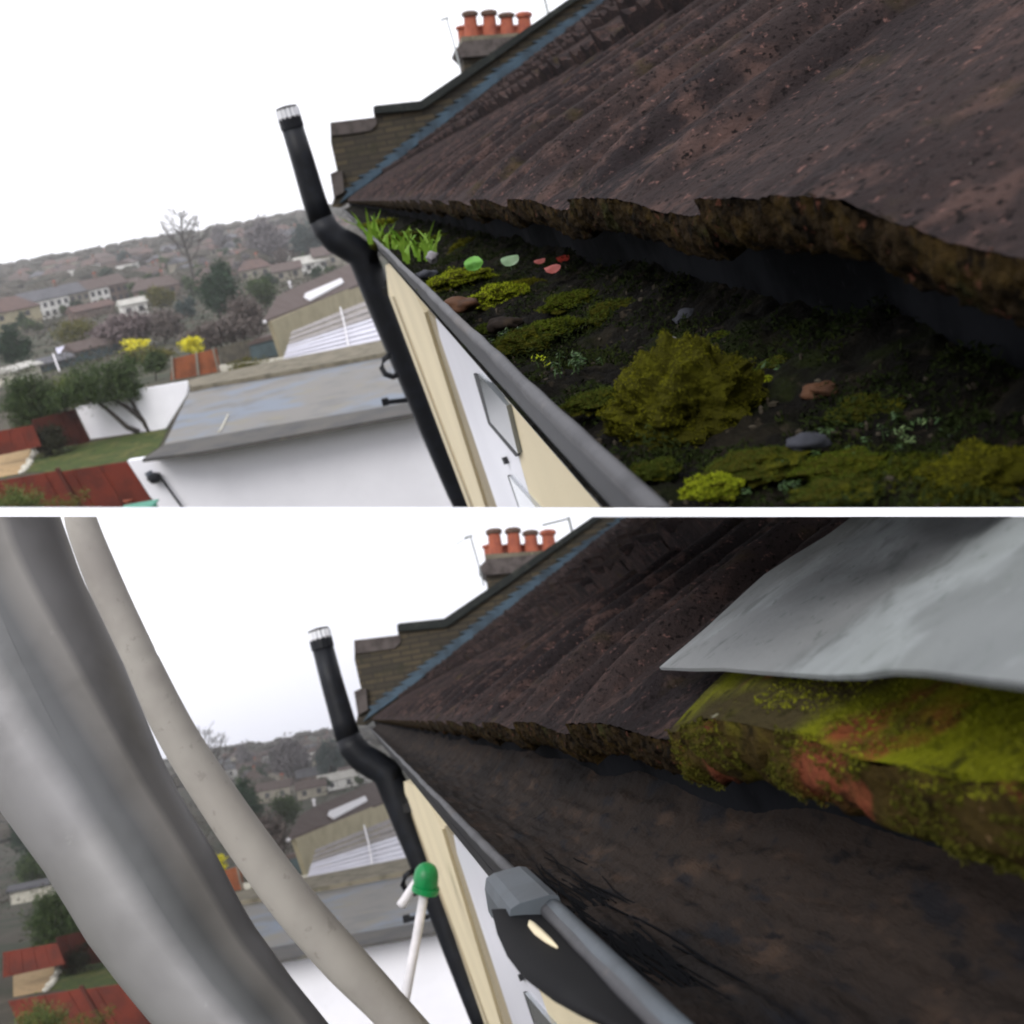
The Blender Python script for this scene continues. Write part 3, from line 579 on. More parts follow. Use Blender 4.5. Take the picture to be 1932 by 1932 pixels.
    tree(P, "round_bush", "dark green round bush left of the orange brown fence", "shrub", (266, 660, 322, 708), (294, 718), EVERG, 1500, 2.6, seed=49, fill=.62)
    tree(P, "middle_scrub", "brown green scrub beyond the orange brown fence", "shrub", (330, 600, 480, 660), (410, 668), TWIG, 2600, 2.4, 1.4, seed=50)
    mb = MB().tube([P.pt(100, 668, 36), P.pt(112, 700, 35)], .028, 6)
    build(P, mb, "washing_pole", POLE, label="thin white pole leaning beside the lilac tarpaulin", cat="pole")
leafD = leafmat("near_black_leaf", (.014, .016, .008), (.035, .035, .018))
TWIGM = mat("weathered_boards", (.095, .085, .065), [(2, (.06, .055, .045), .4, .65)], .9)
GREENT = mat("teal_plastic", (.04, .22, .15), rough=.5)
background(A); background(B)

# ================================================================== THE HOUSE UNDER THE EAVES
class Eaves:
    """directions and lines of the near roof edge, all in metres"""
    def __init__(s, P, vp, e0, d0, l0, ld, svp, dend):
        s.P = P; s.gc = cray(*vp); s.G = (P.R @ s.gc).normalized(); s.e0 = cray(*e0) * d0; s.d0 = d0
        s.l0 = cray(*l0) * ld; s.ld = ld; s.dend = dend
        s.S = (P.R @ V((svp[0] - CX, CX - svp[1], -F))).normalized()
        n = s.G.cross(s.S).normalized(); s.N = n if n.z > 0 else -n
        s.I = s.G.cross(V((0, 0, 1))).normalized()       # level, towards the house
        s.Uu = s.I.cross(s.G).normalized()
    def eave(s, d): return C0 + s.P.R @ (s.e0 + s.gc * (d - s.d0))
    def lip(s, d): return C0 + s.P.R @ (s.l0 + s.gc * (d - s.ld))
    def roofpl(s, h=0.0): return (s.eave(1) + s.N * h, s.N)
    def trough(s, h=-.012): return (s.lip(1) + s.Uu * h, s.Uu)
EA = Eaves(A, (632, 379), (1320, 392), .35, (1224, 957), .22, (175000, -133400), 10.5)
EB = Eaves(B, (682, 1357), (1291, 1386), .35, (1222, 1915), .22, (4160, -1391), 10.5)
PER = .19
def prof(d, s_=0.0, a0=.014):
    t = ((EA.d0 - d) / PER) % 1.0; near = d < EA.d0; a = a0 if near else .0065; e = min(t, 1 - t) * PER; f = 1 - math.exp(-s_ / .035)
    k = min(1, max(0, (t - .42) / .43)); h = .004 - a * (3 * k * k - 2 * k ** 3) * (.45 + .55 * math.exp(-s_ / .10))
    if not near:
        if t > .5 and e < .0050 + d * .0035: h -= .018 * f
        if t < .16: h += .017 * f * math.sin(math.pi * t / .16) ** .6
        if .46 < t < .60: h += .011 * f * math.sin(math.pi * (t - .46) / .14) ** .7
    return h
def ladder(a, b, n):
    n1 = int(n * 1.5); r = [a * (1.3 / a) ** (i / n1) for i in range(n1)] + [1.3 * (b / 1.3) ** (i / (n * .5)) for i in range(int(n * .5) + 1)]
    k = EA.d0
    while k < min(b, 11):
        w = .0050 + k * .0035; r += [k - .0004, k - .004, k - .008, k - .015, k - .022, k - .028, k - .087, k - .092, k - .1, k - .108, k - .114, k + .0004, k + w - .0003, k + w + .0003] if k > a else []; k += PER
    return sorted(r)
def n3(p, s): return mnoise.noise(p * s)

def near_house(P, E, SL):
    S = P.say; mossy = P is A
    fz = "over the moss filled gutter" if mossy else "over the cleared gutter"
    root = thing(P, "house", "house with dark tiled eaves %s, %s" % (fz, S), "house", E.lip(4) - V((0, 0, 5)))
    # ---- tiled roof, course by course
    ds = ladder(.11, E.dend + 3.2, 430); mb = MB(); fr = MB()
    courses = 9
    for c in range(courses):
        s0, s1 = c * SL, (c + 1) * SL + .01; ns = 54 if c == 0 else (20 if c < 3 else 10)
        dd = ds if c < 3 else ds[::2]
        rows = []
        for i in range(ns + 1):
            s_ = s0 + (s1 - s0) * (i / ns) ** (1.7 if c == 0 else 1); row = []
            for d in dd:
                b = E.eave(d); lift = .020 * (1 - (s_ - s0) / SL) + (.006 * max(0, 1 - (s_ - s0) / .03) * n3(b + E.S * s_, 30) if c else 0)
                if c: lift += .016 * max(0, 1 - (s_ - s0) / .06) * (1 + n3(b, 11) + .8 * n3(b, 4))
                p = b + E.S * s_ + E.N * (prof(d, s_, .014 if mossy else .010) + lift - .020)
                k = min(1, d / .5)
                p += E.N * (.0007 * n3(p, 40) + .0009 * n3(p, 130) + .0007 * n3(p, 300) + .002 * k * n3(p, 6))
                row.append(p)
            rows.append(row)
        mb.grid(rows)
        if c:      # broken lower edge of the course above
            low = [p - E.N * (.060 + .010 * n3(p, 9)) + E.S * (.004 * n3(p, 60)) for p in rows[0]]
            mb.grid([rows[0], low])
        else: first = rows[0]
    build(P, mb, "roof", ROOF, root, cut=not mossy, smooth=True)
    # ---- thick eave edge of the first course
    out = -(E.S - E.N * E.S.dot(E.N)).normalized(); rows = []
    for j in range(15):
        t = j / 14
        rows.append([p - E.N * (.0185 * t) + out * (.0020 * math.sin(math.pi * t) + .0015 * n3(p - E.N * .0185 * t, 110) + .0014 * n3(p - E.N * .0185 * t, 300) + .0012 * n3(p - E.N * .0185 * t, 620)) - E.N * t * (.0018 * n3(p, 70)) for p in first])
    rows.append([p - out * .06 for p in rows[-1]])
    build(P, MB().grid(rows), "eave_edge", EDGE, root, smooth=True, cut=not mossy)
    # ---- felt apron and fascia behind the gutter
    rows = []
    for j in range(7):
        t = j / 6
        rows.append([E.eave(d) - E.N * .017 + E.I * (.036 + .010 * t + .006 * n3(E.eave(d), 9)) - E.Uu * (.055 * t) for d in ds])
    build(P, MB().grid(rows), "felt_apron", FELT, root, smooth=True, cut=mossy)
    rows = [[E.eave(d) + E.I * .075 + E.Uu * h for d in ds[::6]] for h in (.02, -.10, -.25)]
    build(P, MB().grid(rows), "fascia_board", DARKBOARD, root, cut=mossy)
    # ---- wall with window
    o = (lambda u, v: (u, v)) if mossy else (lambda u, v: (u + 34 + (v - 558) * -.012, v + 975))
    tp = E.lip(3.2) + E.I * .035 - E.Uu * .03
    t0 = P.proj(tp); dn = P.drop(tp, t0[0] + .345 * 380, t0[1] + 380)
    W = (tp, E.G.cross(dn - tp).normalized()); inn = W[1] if W[1].dot(E.I) > 0 else -W[1]
    def wp(pts, k, th): return MB().prism([P.hit(*o(*q), (tp + inn * k, W[1])) for q in pts], inn * th)
    e = 975 if mossy else 975
    build(P, wp([(727, 500), (762, 512), (800, 590), (921, e), (890, e), (733, 556)], .0, .1), "wall", CREAM, root, cut=mossy)
    build(P, wp([(739, 560), (742, 560), (898, e), (894.5, e)], -.004, .003), "wall_joint", TAUPE, root, cut=mossy)
    build(P, wp([(776, 553), (870, 655), (950, e), (916, e)], .006, .1), "window_reveal", TAUPE, root, cut=mossy)  # return face's shade is put into its darker colour
    w = build(P, wp([(822, 600), (905, 690), (960, 770), (985, 885), (1018, e), (944, e), (829, 635)], .004, .08), "window", UPVC, root, cut=mossy)
    build(P, wp([(893, 705), (903, 712), (925, 796), (977, 858), (973, 862), (921, 800)], .001, .006), "seal", SEAL, w, cut=mossy)
    build(P, wp([(902, 706), (955, 765), (977, 856), (925, 796)], .0, .006), "pane", GLASS, w, cut=mossy)
    build(P, wp([(957, 897), (962, 900), (990, e), (984, e)], .001, .006), "seal", SEAL, w, cut=mossy)
    build(P, wp([(960, 899), (1012, 958), (1020, e), (986, e)], .0, .006), "pane", GLASS, w, cut=mossy)
    build(P, wp([(946, 864), (949, 864), (954, 876), (951, 877)], .0, .010), "handle", SEAL, w, cut=mossy)
    build(P, wp([(930, 740), (952, 776), (985, 885), (1011, e), (1260, e), (1240, 940), (1080, 800)], .004, .1), "wall", CREAM, root, cut=mossy)
    # ---- gutter
    gt = thing(P, "gutter", "half round black gutter " + ("packed with moss, upper view" if mossy else "scraped clean to brown silt, lower view"), "gutter", E.lip(2))
    gd = ladder(.12, E.dend, 200)[::2]; rows = []
    for j in range(15):
        a = math.pi * j / 14
        rows.append([E.lip(d) + E.I * (.056 * (1 - math.cos(a))) - E.Uu * (.056 * math.sin(a)) for d in gd])
    build(P, MB().grid(rows), "trough", BLACKP, gt, smooth=True, cut=mossy)
    build(P, MB().tube([E.lip(d) + E.Uu * .0008 + E.I * (.0012 * n3(E.lip(d), 6)) for d in gd], [.0024 * (1 + .18 * n3(E.lip(d), 30)) for d in gd], 10), "lip", LIP, gt, smooth=True, cut=mossy)
    if mossy: build(P, MB().tube([E.lip(3.05), E.lip(2.85)], [.0075, .0075], 10), "joint_clip", LIP, gt)
    # ---- fill
    rows = []; fd = ladder(.12, E.dend, 420)
    for j in range(76):
        w_ = .001 + .118 * j / 75; row = []
        for d in fd:
            p = E.lip(d) + E.I * w_; edge = min(1, w_ / .012)
            bk = max(0, (w_ - .045) / .063)
            if mossy: h = -.016 + .018 * bk ** 1.5 + edge * (.007 * n3(p, 17) + .004 * n3(p, 50) + .0025 * n3(p, 150) + .0014 * n3(p, 330))
            else: h = -.010 - .022 * math.sin(math.pi * min(1, w_ / .108)) * min(1, .55 + d * .1) + .024 * bk ** 1.6 + edge * (.003 * n3(p, 18) + .0020 * n3(V((p.dot(E.G) * .08, p.dot(E.I), 0)), 160) + .0008 * n3(p, 110) + .0006 * n3(p, 300))
            row.append(p + E.Uu * h)
        rows.append(row)
    if mossy: build(P, MB().grid(rows), "gutter_compost", COMPOST, label="dark compost filling the gutter between the moss cushions", cat="compost", kind="stuff", cut=True, smooth=True)
    else: build(P, MB().grid(rows), "gutter_silt", SILT, label="brown silt left along the cleared gutter", cat="silt", kind="stuff", smooth=True, uv=(E.G, E.I))
    return root
MOSSE = mat("red_rusty_moss_edge", (.050, .034, .010), [(40, (.080, .070, .010), .46, .62), (26, (.19, .050, .028), .50, .62, .9), (130, (.012, .009, .004), .52, .68, .9), (300, (.16, .10, .05), .64, .76, .7)], .95, [(150, .9, .004), (520, .8, .002)], spec=.05)
def lap(P, E, a, d):
    """course height from an image point on the first lap at eave depth d"""
    p = P.hit(*a, E.roofpl()); b = p - E.eave(0.5)
    # solve b = x*Gdir + s*S in the roof plane
    g, s = E.G, E.S; gg, gs, bg_, bs = 1.0, g.dot(s), b.dot(g), b.dot(s)
    return (bs - gs * bg_) / (1 - gs * gs)
SLA = lap(A, EA, (1000, 171), 1); SLB = lap(B, EB, (1100, 1128), 1)
HA = near_house(A, EA, abs(SLA)); HB = near_house(B, EB, abs(SLB))

# ---------------- party wall, flashing, chimney, aerials
def party(P, E):
    S = P.say; o = P.o; cut = P is B; H = lambda L: [o(*q) for q in L]
    d = E.dend - .15; c = E.eave(d); pl = (c, E.G)                       # stands across the roof at its far end
    # use a plane square to the view line so the wall reads at its real width
    h = P.R @ V((-.05, 0, -1)); h.z = 0; pl = (c, h.normalized()); ax = V((0, 0, 1)).cross(pl[1]).normalized(); uv = (ax, V((0, 0, 1)))
    t = thing(P, "party_wall", "old brick party wall stepping up the roof with dark coping, " + S, "wall", c)
    build(P, slab(P, H([(624, 240), (706, 228), (706, 208), (792, 198), (1060, 14), (1330, -170), (1420, -170), (1140, 20), (945, 152), (700, 352), (640, 392), (626, 390), (631, 368), (623, 328), (636, 322), (624, 268)]), pl, .33), "brickwork", BRICK, t, uv=uv, cut=cut)
    pf = lambda k: (c - away(P, pl) * k, pl[1])
    build(P, slab(P, H([(623, 231), (709, 221), (711, 234), (700, 246), (660, 252), (624, 256)]), pf(.02), .36), "cement_cap", RENDER_, t, cut=cut)
    build(P, slab(P, H([(704, 202), (708, 199), (793, 190), (920, 104), (1047, 16), (1330, -180), (1345, -172), (1056, 22), (930, 113), (806, 200), (796, 206), (705, 214)]), pf(.05), .43), "coping", COPE, t, cut=cut)
    build(P, slab(P, H([(623, 328), (645, 322), (649, 362), (630, 372)]), pf(.06), .3), "kneeler", RENDER_, t, cut=cut)
    # stepped lead flashing
    lo = [(640, 384), (695, 345), (820, 247), (945, 149), (1040, 84), (1138, 17), (1420, -172)]
    up = []; x = 1400.0
    def lov(x):
        for (a, b), (c_, e) in zip(lo, lo[1:]):
            if a <= x <= c_: return b + (e - b) * (x - a) / (c_ - a)
        return lo[-1][1]
    x = 648
    rng = random.Random(4)
    while x < 1380:
        y = lov(x); k = 17 + .015 * (x - 640) + rng.uniform(-3, 3)
        up += [(x + 9, y - k - 3), (x - 4, y - k - 3 + rng.uniform(-2, 1)), (x + 3, y - k - 7)]; x += rng.uniform(13, 19)
    ol = lo + [(1400, -190)] + up[::-1]
    build(P, slab(P, H(ol), pf(.035), .03), "lead_flashing", LEAD, t, cut=cut)
    # chimney further back
    D = 15.0; k = lambda u, v, dd=D: P.pt(*o(u, v), dd)
    hc = P.R @ V((-.05, 0, -1)); hc.z = 0; hc.normalize(); cp = (k(874, 70), hc)
    t = thing(P, "chimney_stack", "brick chimney stack with a row of terracotta pots, " + S, "chimney", k(915, 140))
    build(P, slab(P, H([(872, 104), (990, 96), (1010, 160), (878, 160)]), cp, .7), "shaft", BRICK, t, uv=uv, cut=cut)
    cb_ = (cp[0] - hc * .12, hc)
    build(P, slab(P, H([(858, 94), (873, 78), (980, 68), (1000, 84), (988, 98), (872, 108)]), cb_, .95), "corbel", RENDER_, t, cut=cut)
    build(P, slab(P, H([(870, 69), (980, 62), (984, 70), (871, 79)]), (cp[0] - hc * .05, hc), .8), "cement_bed", KERBY, t, cut=cut)
    rr = 13.0 * D / F
    for i, (u, top, f) in enumerate(((886, 21, 1), (922, 19, 1), (955, 24, 1), (988, 23, 1))):
        b0 = k(u + 6, 69) + hc * .2; t0 = P.drop(b0, *o(u, top)); axx = (t0 - b0); L = axx.length; axx.normalize()
        pt_ = build(P, MB().lathe(b0, [(rr * 1.08, 0), (rr * .98, L * .55), (rr * .92, L * .80)], 16, axx), "chimney_pot", TERRA, t, smooth=False, cut=cut)
        build(P, MB().lathe(b0, [(rr * .94, L * .79), (rr * 1.22, L * .82), (rr * 1.25, L * .93), (rr * 1.05, L * .97), (rr * .8, L), (rr * .7, L * .9)], 16, axx), "pot_rim", POTTOP if i < 3 else TERRA, pt_, cut=cut)
    for u in (876, 908, 941, 973):
        b0 = k(u + 6, 69) + hc * .55; axx = V((0, 0, 1)); L = .22
        build(P, MB().lathe(b0, [(rr * .95, 0), (rr * .85, L * .8), (rr * 1.1, L * .85), (rr * 1.05, L), (rr * .7, L)], 14, axx), "chimney_pot", TERRA, t, cut=cut)
    # aerial
    ta = thing(P, "tv_aerial", "thin television aerial on a mast beside the chimney stack, " + S, "aerial", k(866, 118))
    build(P, MB().tube([k(868, 128, 14.6), k(857, 85, 14.6), k(843, 36, 14.6)], .012, 6), "mast", ALU, ta, cut=cut)
    mb = MB().tube([k(831, 38, 14.6), k(846, 33, 14.6)], .008, 5)
    for i in range(5): mb.tube([k(832 + i * 3, 35 - i, 14.6), k(834 + i * 3, 41 - i, 14.6)], .005, 4)
    if P is B: mb.tube([k(815, 50, 14.6), k(846, 33, 14.6)], .006, 5)
    build(P, mb, "aerial_arm", ALU, ta, cut=cut)
    tb = thing(P, "tv_mast", "grey mast standing behind the sloping coping, " + S, "mast", k(1040, 24, 13))
    build(P, MB().tube([k(1036, 34, 13), k(1030, 8, 13), k(1022, -25, 13)], .018, 6), "mast", ALU, tb, cut=cut)
    if P is B: build(P, MB().tube([k(978, 14, 13), k(1010, 6, 13), k(1030, 1, 13)], .012, 6), "aerial_arm", ALU, tb, cut=cut)
party(A, EA); party(B, EB)

# ---------------- black soil pipe
def soil_pipe(P, E, upper, lower, capq, say):
    cut = P is A; d = 4.1
    t = thing(P, "soil_pipe", "black soil pipe with white caged cap " + say, "pipe", P.pt(*lower[-1][:2], d))
    def line(pts):
        b = P.pt(*pts[0][:2], d); return [b] + [P.drop(b, u, v) for u, v, w in pts[1:]], [w * d / F / 2 for u, v, w in pts]
    base = P.pt(*upper[-1][:2], d)
    up = [P.drop(base, u, v) for u, v, w in upper]; lo = [P.drop(base, u, v) for u, v, w in lower]
    rad = lambda ps, L: [w * P.depth(p) / F / 2 for p, (u, v, w) in zip(ps, L)]
    n = 16
    build(P, MB().tube(up, rad(up, upper), n), "stack", BLACKP, t, smooth=True, cut=cut)
    build(P, MB().tube(lo, rad(lo, lower), n), "downpipe", BLACKP, t, smooth=True, cut=cut)
    # collars of the bend
    for (p, q, k) in ((lo[3], lo[4], 1.05),):
        r = rad(lo, lower)[1] * k; dr = (q - p).normalized(); build(P, MB().tube([p, p + dr * .10], [r, r], n), "collar", BLACKP, t, smooth=True)
    # cage cap
    a = (up[0] - up[1]).normalized(); r = rad(up, upper)[0]
    cap = build(P, MB().lathe(up[0], [(r * 1.08, -.02), (r * 1.08, .02), (r * .5, .022)], 16, a), "vent_cap", BLACKP, t)
    cg = MB(); x = a.cross(V((1, .2, 0))).normalized(); y = a.cross(x)
    for i in range(14):
        th = i * 2 * math.pi / 14; p = up[0] + (x * math.cos(th) + y * math.sin(th)) * r * .93
        cg.tube([p + a * .015, p + a * .05], .0075, 5)
    build(P, cg, "cage_bars", WHITECAP, cap)
    build(P, MB().lathe(up[0], [(r * .84, .015), (r * .82, .05)], 14, a), "cage_core", WHITECAP, cap)
    build(P, MB().lathe(up[0], [(r * 1.0, .049), (r * .97, .058), (r * .5, .062)], 16, a), "cage_lid", LIP, cap)
    return up, lo
soil_pipe(A, EA, [(549, 232, 41), (570, 300, 43), (592, 375, 45), (606, 415, 47)],
          [(606, 412, 48), (615, 434, 52), (634, 452, 54), (660, 466, 56), (683, 482, 58), (703, 530, 57), (730, 600, 54), (775, 710, 50), (820, 820, 48), (865, 925, 47), (895, 985, 47)], None, "rising past the moss filled gutter")
soil_pipe(B, EB, [(607, 1214, 40), (627, 1290, 42), (647, 1360, 45), (658, 1395, 47)],
          [(657, 1390, 48), (664, 1408, 52), (682, 1428, 54), (705, 1442, 56), (730, 1458, 58), (752, 1510, 56), (779, 1580, 52), (818, 1680, 48), (858, 1790, 46), (900, 1900, 44), (920, 1950, 44)], None, "rising past the cleared gutter")
def pipe_bits(P, off):
    q = lambda u, v, d=4.0: P.pt(u + off[0], v + off[1], d)
    t = build(P, MB().tube([q(738, 668), q(724, 678), q(720, 694), q(727, 706), q(742, 711), q(752, 705)], .011, 8), "pipe_ring", BLACKP, label="black open ring bracket on the soil pipe, " + P.say, cat="bracket", smooth=True)
    build(P, MB().box(q(747, 757), (q(770, 753) - q(725, 758)) / 2, V((0, .01, 0)), V((0, 0, .008))).box(q(727, 758), V((.012, 0, 0)), V((0, .014, 0)), V((0, 0, .013))), "bracket_arm", BLACKP, label="short black bracket arm over the garage kerb, " + P.say, cat="bracket")
    build(P, MB().box(q(735, 548, 3.9), V((.025, 0, 0)), V((0, .03, 0)), V((0, 0, .014))).box(q(733, 538, 3.9), V((.012, 0, 0)), V((0, .012, 0)), V((0, 0, .018))), "pipe_clip", SEAL, label="small dark pipe clip at the top of the cream wall, " + P.say, cat="clip")
pipe_bits(A, (0, 0)); pipe_bits(B, (40, 975))

# ================================================================== WHAT GROWS IN THE UPPER GUTTER
def at(P, E, u, v, h=-.010): return P.hit(u, v, E.trough(h))
def moss(u, v, w, hgt, m, label, n=2600, leaf=6.5, seed=1, name="moss_clump", flat=.8):
    P, E = A, EA; p = at(P, E, u, v); d = P.depth(p); k = d / F; rng = random.Random(seed)
    r = w / 2 * k; hh = hgt / 2 * k * flat; mb = MB()
    ax, ay = E.I, E.G
    def surf(d):
        f = 1 + .42 * mnoise.noise(d * 2.3 + V((seed * 3.1, seed, 0))) + .20 * mnoise.noise(d * 6 + V((seed, 0, 3))) + .10 * mnoise.noise(d * 14)
        return p + (ax * d.x * r + ay * d.y * r * .8 + E.Uu * d.z * hh) * f
    rows = []
    for i in range(23):
        th = math.pi * .62 * i / 22
        rows.append([surf(V((math.sin(th) * math.cos(ph), math.sin(th) * math.sin(ph), math.cos(th)))) - E.Uu * leaf * k * .4 for ph in [2 * math.pi * j / 44 for j in range(45)]])
    mb.grid(rows, 1)
    for i in range(n * 2):
        d = V((rng.gauss(0, 1), rng.gauss(0, 1), abs(rng.gauss(0, 1)) - .25)).normalized(); q = surf(d)
        mb.leaf(q + d * leaf * k * rng.uniform(-.2, .5), leaf * k * rng.uniform(.35, .9), .5, rng=rng)
    return build(P, mb, name, [m, MOSSCORE], label=label, cat="moss", cut=True, base=p)
moss(1285, 775, 275, 290, MOSSY, "big olive yellow moss cushion in the middle of the gutter", 13000, 4.6, 2)
moss(1345, 925, 100, 60, MOSSL, "bright yellow moss tuft at the gutter's near edge", 1800, 6, 3)
moss(1845, 900, 210, 130, MOSSY, "wide green moss cushion in the nearest corner of the gutter", 4200, 7, 4)
moss(940, 565, 110, 62, MOSSL, "lime green moss cushion curling beside the brown leaf litter", 2200, 4.5, 5)
moss(865, 530, 130, 46, MOSSL, "lime moss strip below the two round leaves", 1800, 4, 6)
moss(1170, 600, 120, 80, MOSSD, "dark green moss mound behind the big olive cushion", 1800, 5, 7)
moss(985, 650, 110, 70, MOSSD, "dark moss hump below the lime green cushion", 1500, 5, 8)
moss(885, 470, 70, 44, MOSSY, "small olive moss behind the round leaves", 900, 4, 9)
moss(1015, 465, 130, 50, MOSSD, "dark green moss under the tile edge by the pink petals", 1400, 4, 10)
moss(1440, 730, 50, 46, MOSSL, "little bright moss tip at the big cushion's side", 420, 6, 11)
moss(760, 455, 110, 40, MOSSD, "dark moss among the grass blades", 900, 3.5, 12)
moss(1580, 930, 160, 50, MOSSD, "low dark moss between the yellow tuft and the near corner", 1200, 6, 13)
moss(720, 425, 70, 26, MOSSL, "bright moss under the far grass blades", 600, 3, 14)
for i_, (u_, v_, w_, h_, m_, lb_) in enumerate(((1500, 700, 170, 90, MOSSD, "dark moss mound under the tile behind the weed patch"), (1660, 775, 190, 90, MOSSD, "dark moss mound between weed patch and near corner"), (1430, 880, 190, 90, MOSSD, "low dark moss between big cushion and yellow tuft"), (1590, 880, 170, 70, MOSSG, "mid green moss below the slate pebble"), (1740, 720, 170, 90, MOSSD, "black green moss deep under the nearest tile"), (1090, 570, 130, 60, MOSSG, "mid green moss patch under the pink petals"), (1125, 760, 110, 70, MOSSD, "dark moss between gutter lip and big cushion"), (1235, 890, 90, 60, MOSSD, "dark moss close to the lip below the big cushion"), (1040, 620, 110, 50, MOSSG, "mid green moss right of the lime cushion"), (925, 622, 60, 34, MOSSD, "dark moss beside the lip under the brown leaf litter"), (1380, 650, 120, 70, MOSSG, "mid green moss behind the big cushion"), (840, 455, 90, 34, MOSSG, "mid green moss right of the arching grass"), (1720, 880, 130, 60, MOSSG, "mid green moss left of the near corner cushion"), (990, 540, 90, 34, MOSSY, "olive moss between lime cushion and pink petals"))):
    moss(u_, v_, w_, h_, m_, lb_, 2200, 5, 40 + i_, flat=.6)
def weed(u, v, w, hgt, n, label, m=WEED, leaf=9, seed=1):
    P, E = A, EA; p = at(P, E, u, v); k = P.depth(p) / F; rng = random.Random(seed); mb, st = MB(), MB(); t = thing(P, "weed", label, "weed", p)
    for i in range(n):
        q = p + E.I * rng.uniform(-.5, .5) * w * k + E.G * rng.uniform(-.5, .5) * w * k
        e = q + E.Uu * rng.uniform(.2, 1) * hgt * k * .6 + E.I * rng.uniform(-6, 6) * k
        st.tube([q, q.lerp(e, .5) + E.G * 2 * k, e], .7 * k, 4)
        for j in range(7):
            a = j * 2.4; mb.leaf(e + (E.I * math.cos(a) + E.G * math.sin(a)) * leaf * .8 * k - E.Uu * j * 1.6 * k, leaf * k * rng.uniform(.5, 1), .75, (E.Uu + E.I * math.cos(a) * .6 + V((rng.uniform(-.4, .4),) * 3)).normalized(), rng=rng)
    build(P, st, "stem", WEED, t, cut=True); build(P, mb, "leaf_cluster", m, t, cut=True)
weed(1560, 690, 240, 70, 26, "dark leafy weed patch behind the big moss cushion", seed=2)
weed(1610, 715, 120, 60, 12, "pale tipped weed sprig right of the big moss cushion", WEEDP := mat("pale_weed_leaf", (.06, .10, .035), rough=.6, island=(.13, .19, .07)), 7, 3)
weed(1080, 700, 120, 60, 14, "small weed seedlings left of the big moss cushion", leaf=8, seed=4)
weed(1690, 830, 260, 60, 20, "scattered weed seedlings towards the near corner", seed=5)
weed(1700, 835, 150, 40, 8, "light green cress sprigs beside the dark pebble", WEEDP, 9, 6)
weed(960, 640, 60, 46, 8, "tiny green shoots in front of the lime moss", leaf=6, seed=7)
weed(1480, 900, 200, 40, 10, "dark seedlings between yellow tuft and pebble", leaf=8, seed=8)
weed(1030, 690, 30, 40, 3, "bright little sprout left of the weed seedlings", MOSSL, 8, 9)
def grass(u, v, spread, n, L, label, seed):
    P, E = A, EA; p = at(P, E, u, v); k = P.depth(p) / F; rng = random.Random(seed); mb = MB()
    for i in range(n):
        q = p + E.I * rng.uniform(-.5, .5) * spread * k + E.G * rng.uniform(-.5, .5) * spread * k * 3
        ln = L * k * rng.uniform(.5, 1.1); lean = E.I * rng.uniform(-.9, .9) + E.G * rng.uniform(-.6, .3)
        pts = [q + (E.Uu * (t - .35 * t * t * abs(rng.uniform(0, 1))) + lean * t * t * .8) * ln for t in (0, .3, .6, .85, 1)]
        sd = E.I.cross(E.Uu) * .3 + E.I; sd.normalize(); wd = 2.8 * k * rng.uniform(.7, 1.3)
        L_, R_ = [], []
        for j, pp in enumerate(pts):
            w = wd * (1 - (j / 4) ** 2) + .0002; L_.append(pp - sd * w); R_.append(pp + sd * w)
        mb.grid([L_, R_])
    build(P, mb, "grass_tuft", BLADE, label=label, cat="grass", base=p, cut=True)
grass(712, 460, 34, 16, 70, "tall grass tuft at the gutter's far end", 1)
grass(790, 490, 60, 22, 70, "arching grass tuft between pale pebble and tile edge", 2)
grass(745, 470, 50, 16, 48, "short grass blades beside the gutter lip", 3)
def disc_leaf(u, v, w, h, m, label, tilt=.3, name="round_leaf"):
    P, E = A, EA; p = at(P, E, u, v, .004); k = P.depth(p) / F; rows = []
    n = (P.ray(u, v) * -1 + E.Uu * tilt).normalized(); a = E.I - n * E.I.dot(n); a.normalize(); b = n.cross(a)
    vs = [p + n * .12 * w * k]; N_ = 18
    for r in (.5, 1):
        for i in range(N_):
            t = 2 * math.pi * i / N_; vs.append(p + (a * math.cos(t) * w / 2 + b * math.sin(t) * h / 2) * k * r * (1 - .12 * (1 + math.cos(t * 2)) * (r == 1) + .13 * mnoise.noise(V((math.cos(t) * 1.5, math.sin(t) * 1.5, u * .1)))) + n * .06 * w * k * math.cos(2 * t))
    fs = [(0, 1 + i, 1 + (i + 1) % N_) for i in range(N_)] + [(1 + i, 1 + N_ + i, 1 + N_ + (i + 1) % N_, 1 + (i + 1) % N_) for i in range(N_)]
    mb = MB().add(vs, fs)
    if name == 'round_leaf': mb.tube([p, p - E.Uu * 18 * k], 1.2 * k, 5)
    build(P, mb, name, m, label=label, cat="leaf", base=p, smooth=True)
disc_leaf(893, 497, 48, 28, GREENL, "round bright green leaf above the lime moss strip")
GREYL = mat("grey_green_leaf", (.22, .33, .20), rough=.4)
disc_leaf(962, 490, 46, 26, GREYL, "grey green pointed leaf next to the round bright one", 1.0)
disc_leaf(1258, 660, 48, 26, GREENL, "bright green leaf on top of the big moss cushion", .6)
disc_leaf(1290, 648, 30, 18, GREENL, "small bright green leaf beside the one on the big moss", .2)
disc_leaf(1062, 487, 32, 22, REDL, "red leaf touching the pink petals under the tile edge", 1.6, "red_leaf")
disc_leaf(1018, 492, 30, 17, PINK, "small pink petal beside the red leaf", 1.8, "petal")
disc_leaf(1042, 506, 40, 24, PINK, "larger pink petal below the red leaf", 1.5, "petal")
BRNLEAF2 = mat('dark_clod', (.018, .014, .012), [(90, (.03, .022, .016), .5, .66)], .95, [(200, .6, .002)], spec=.05)
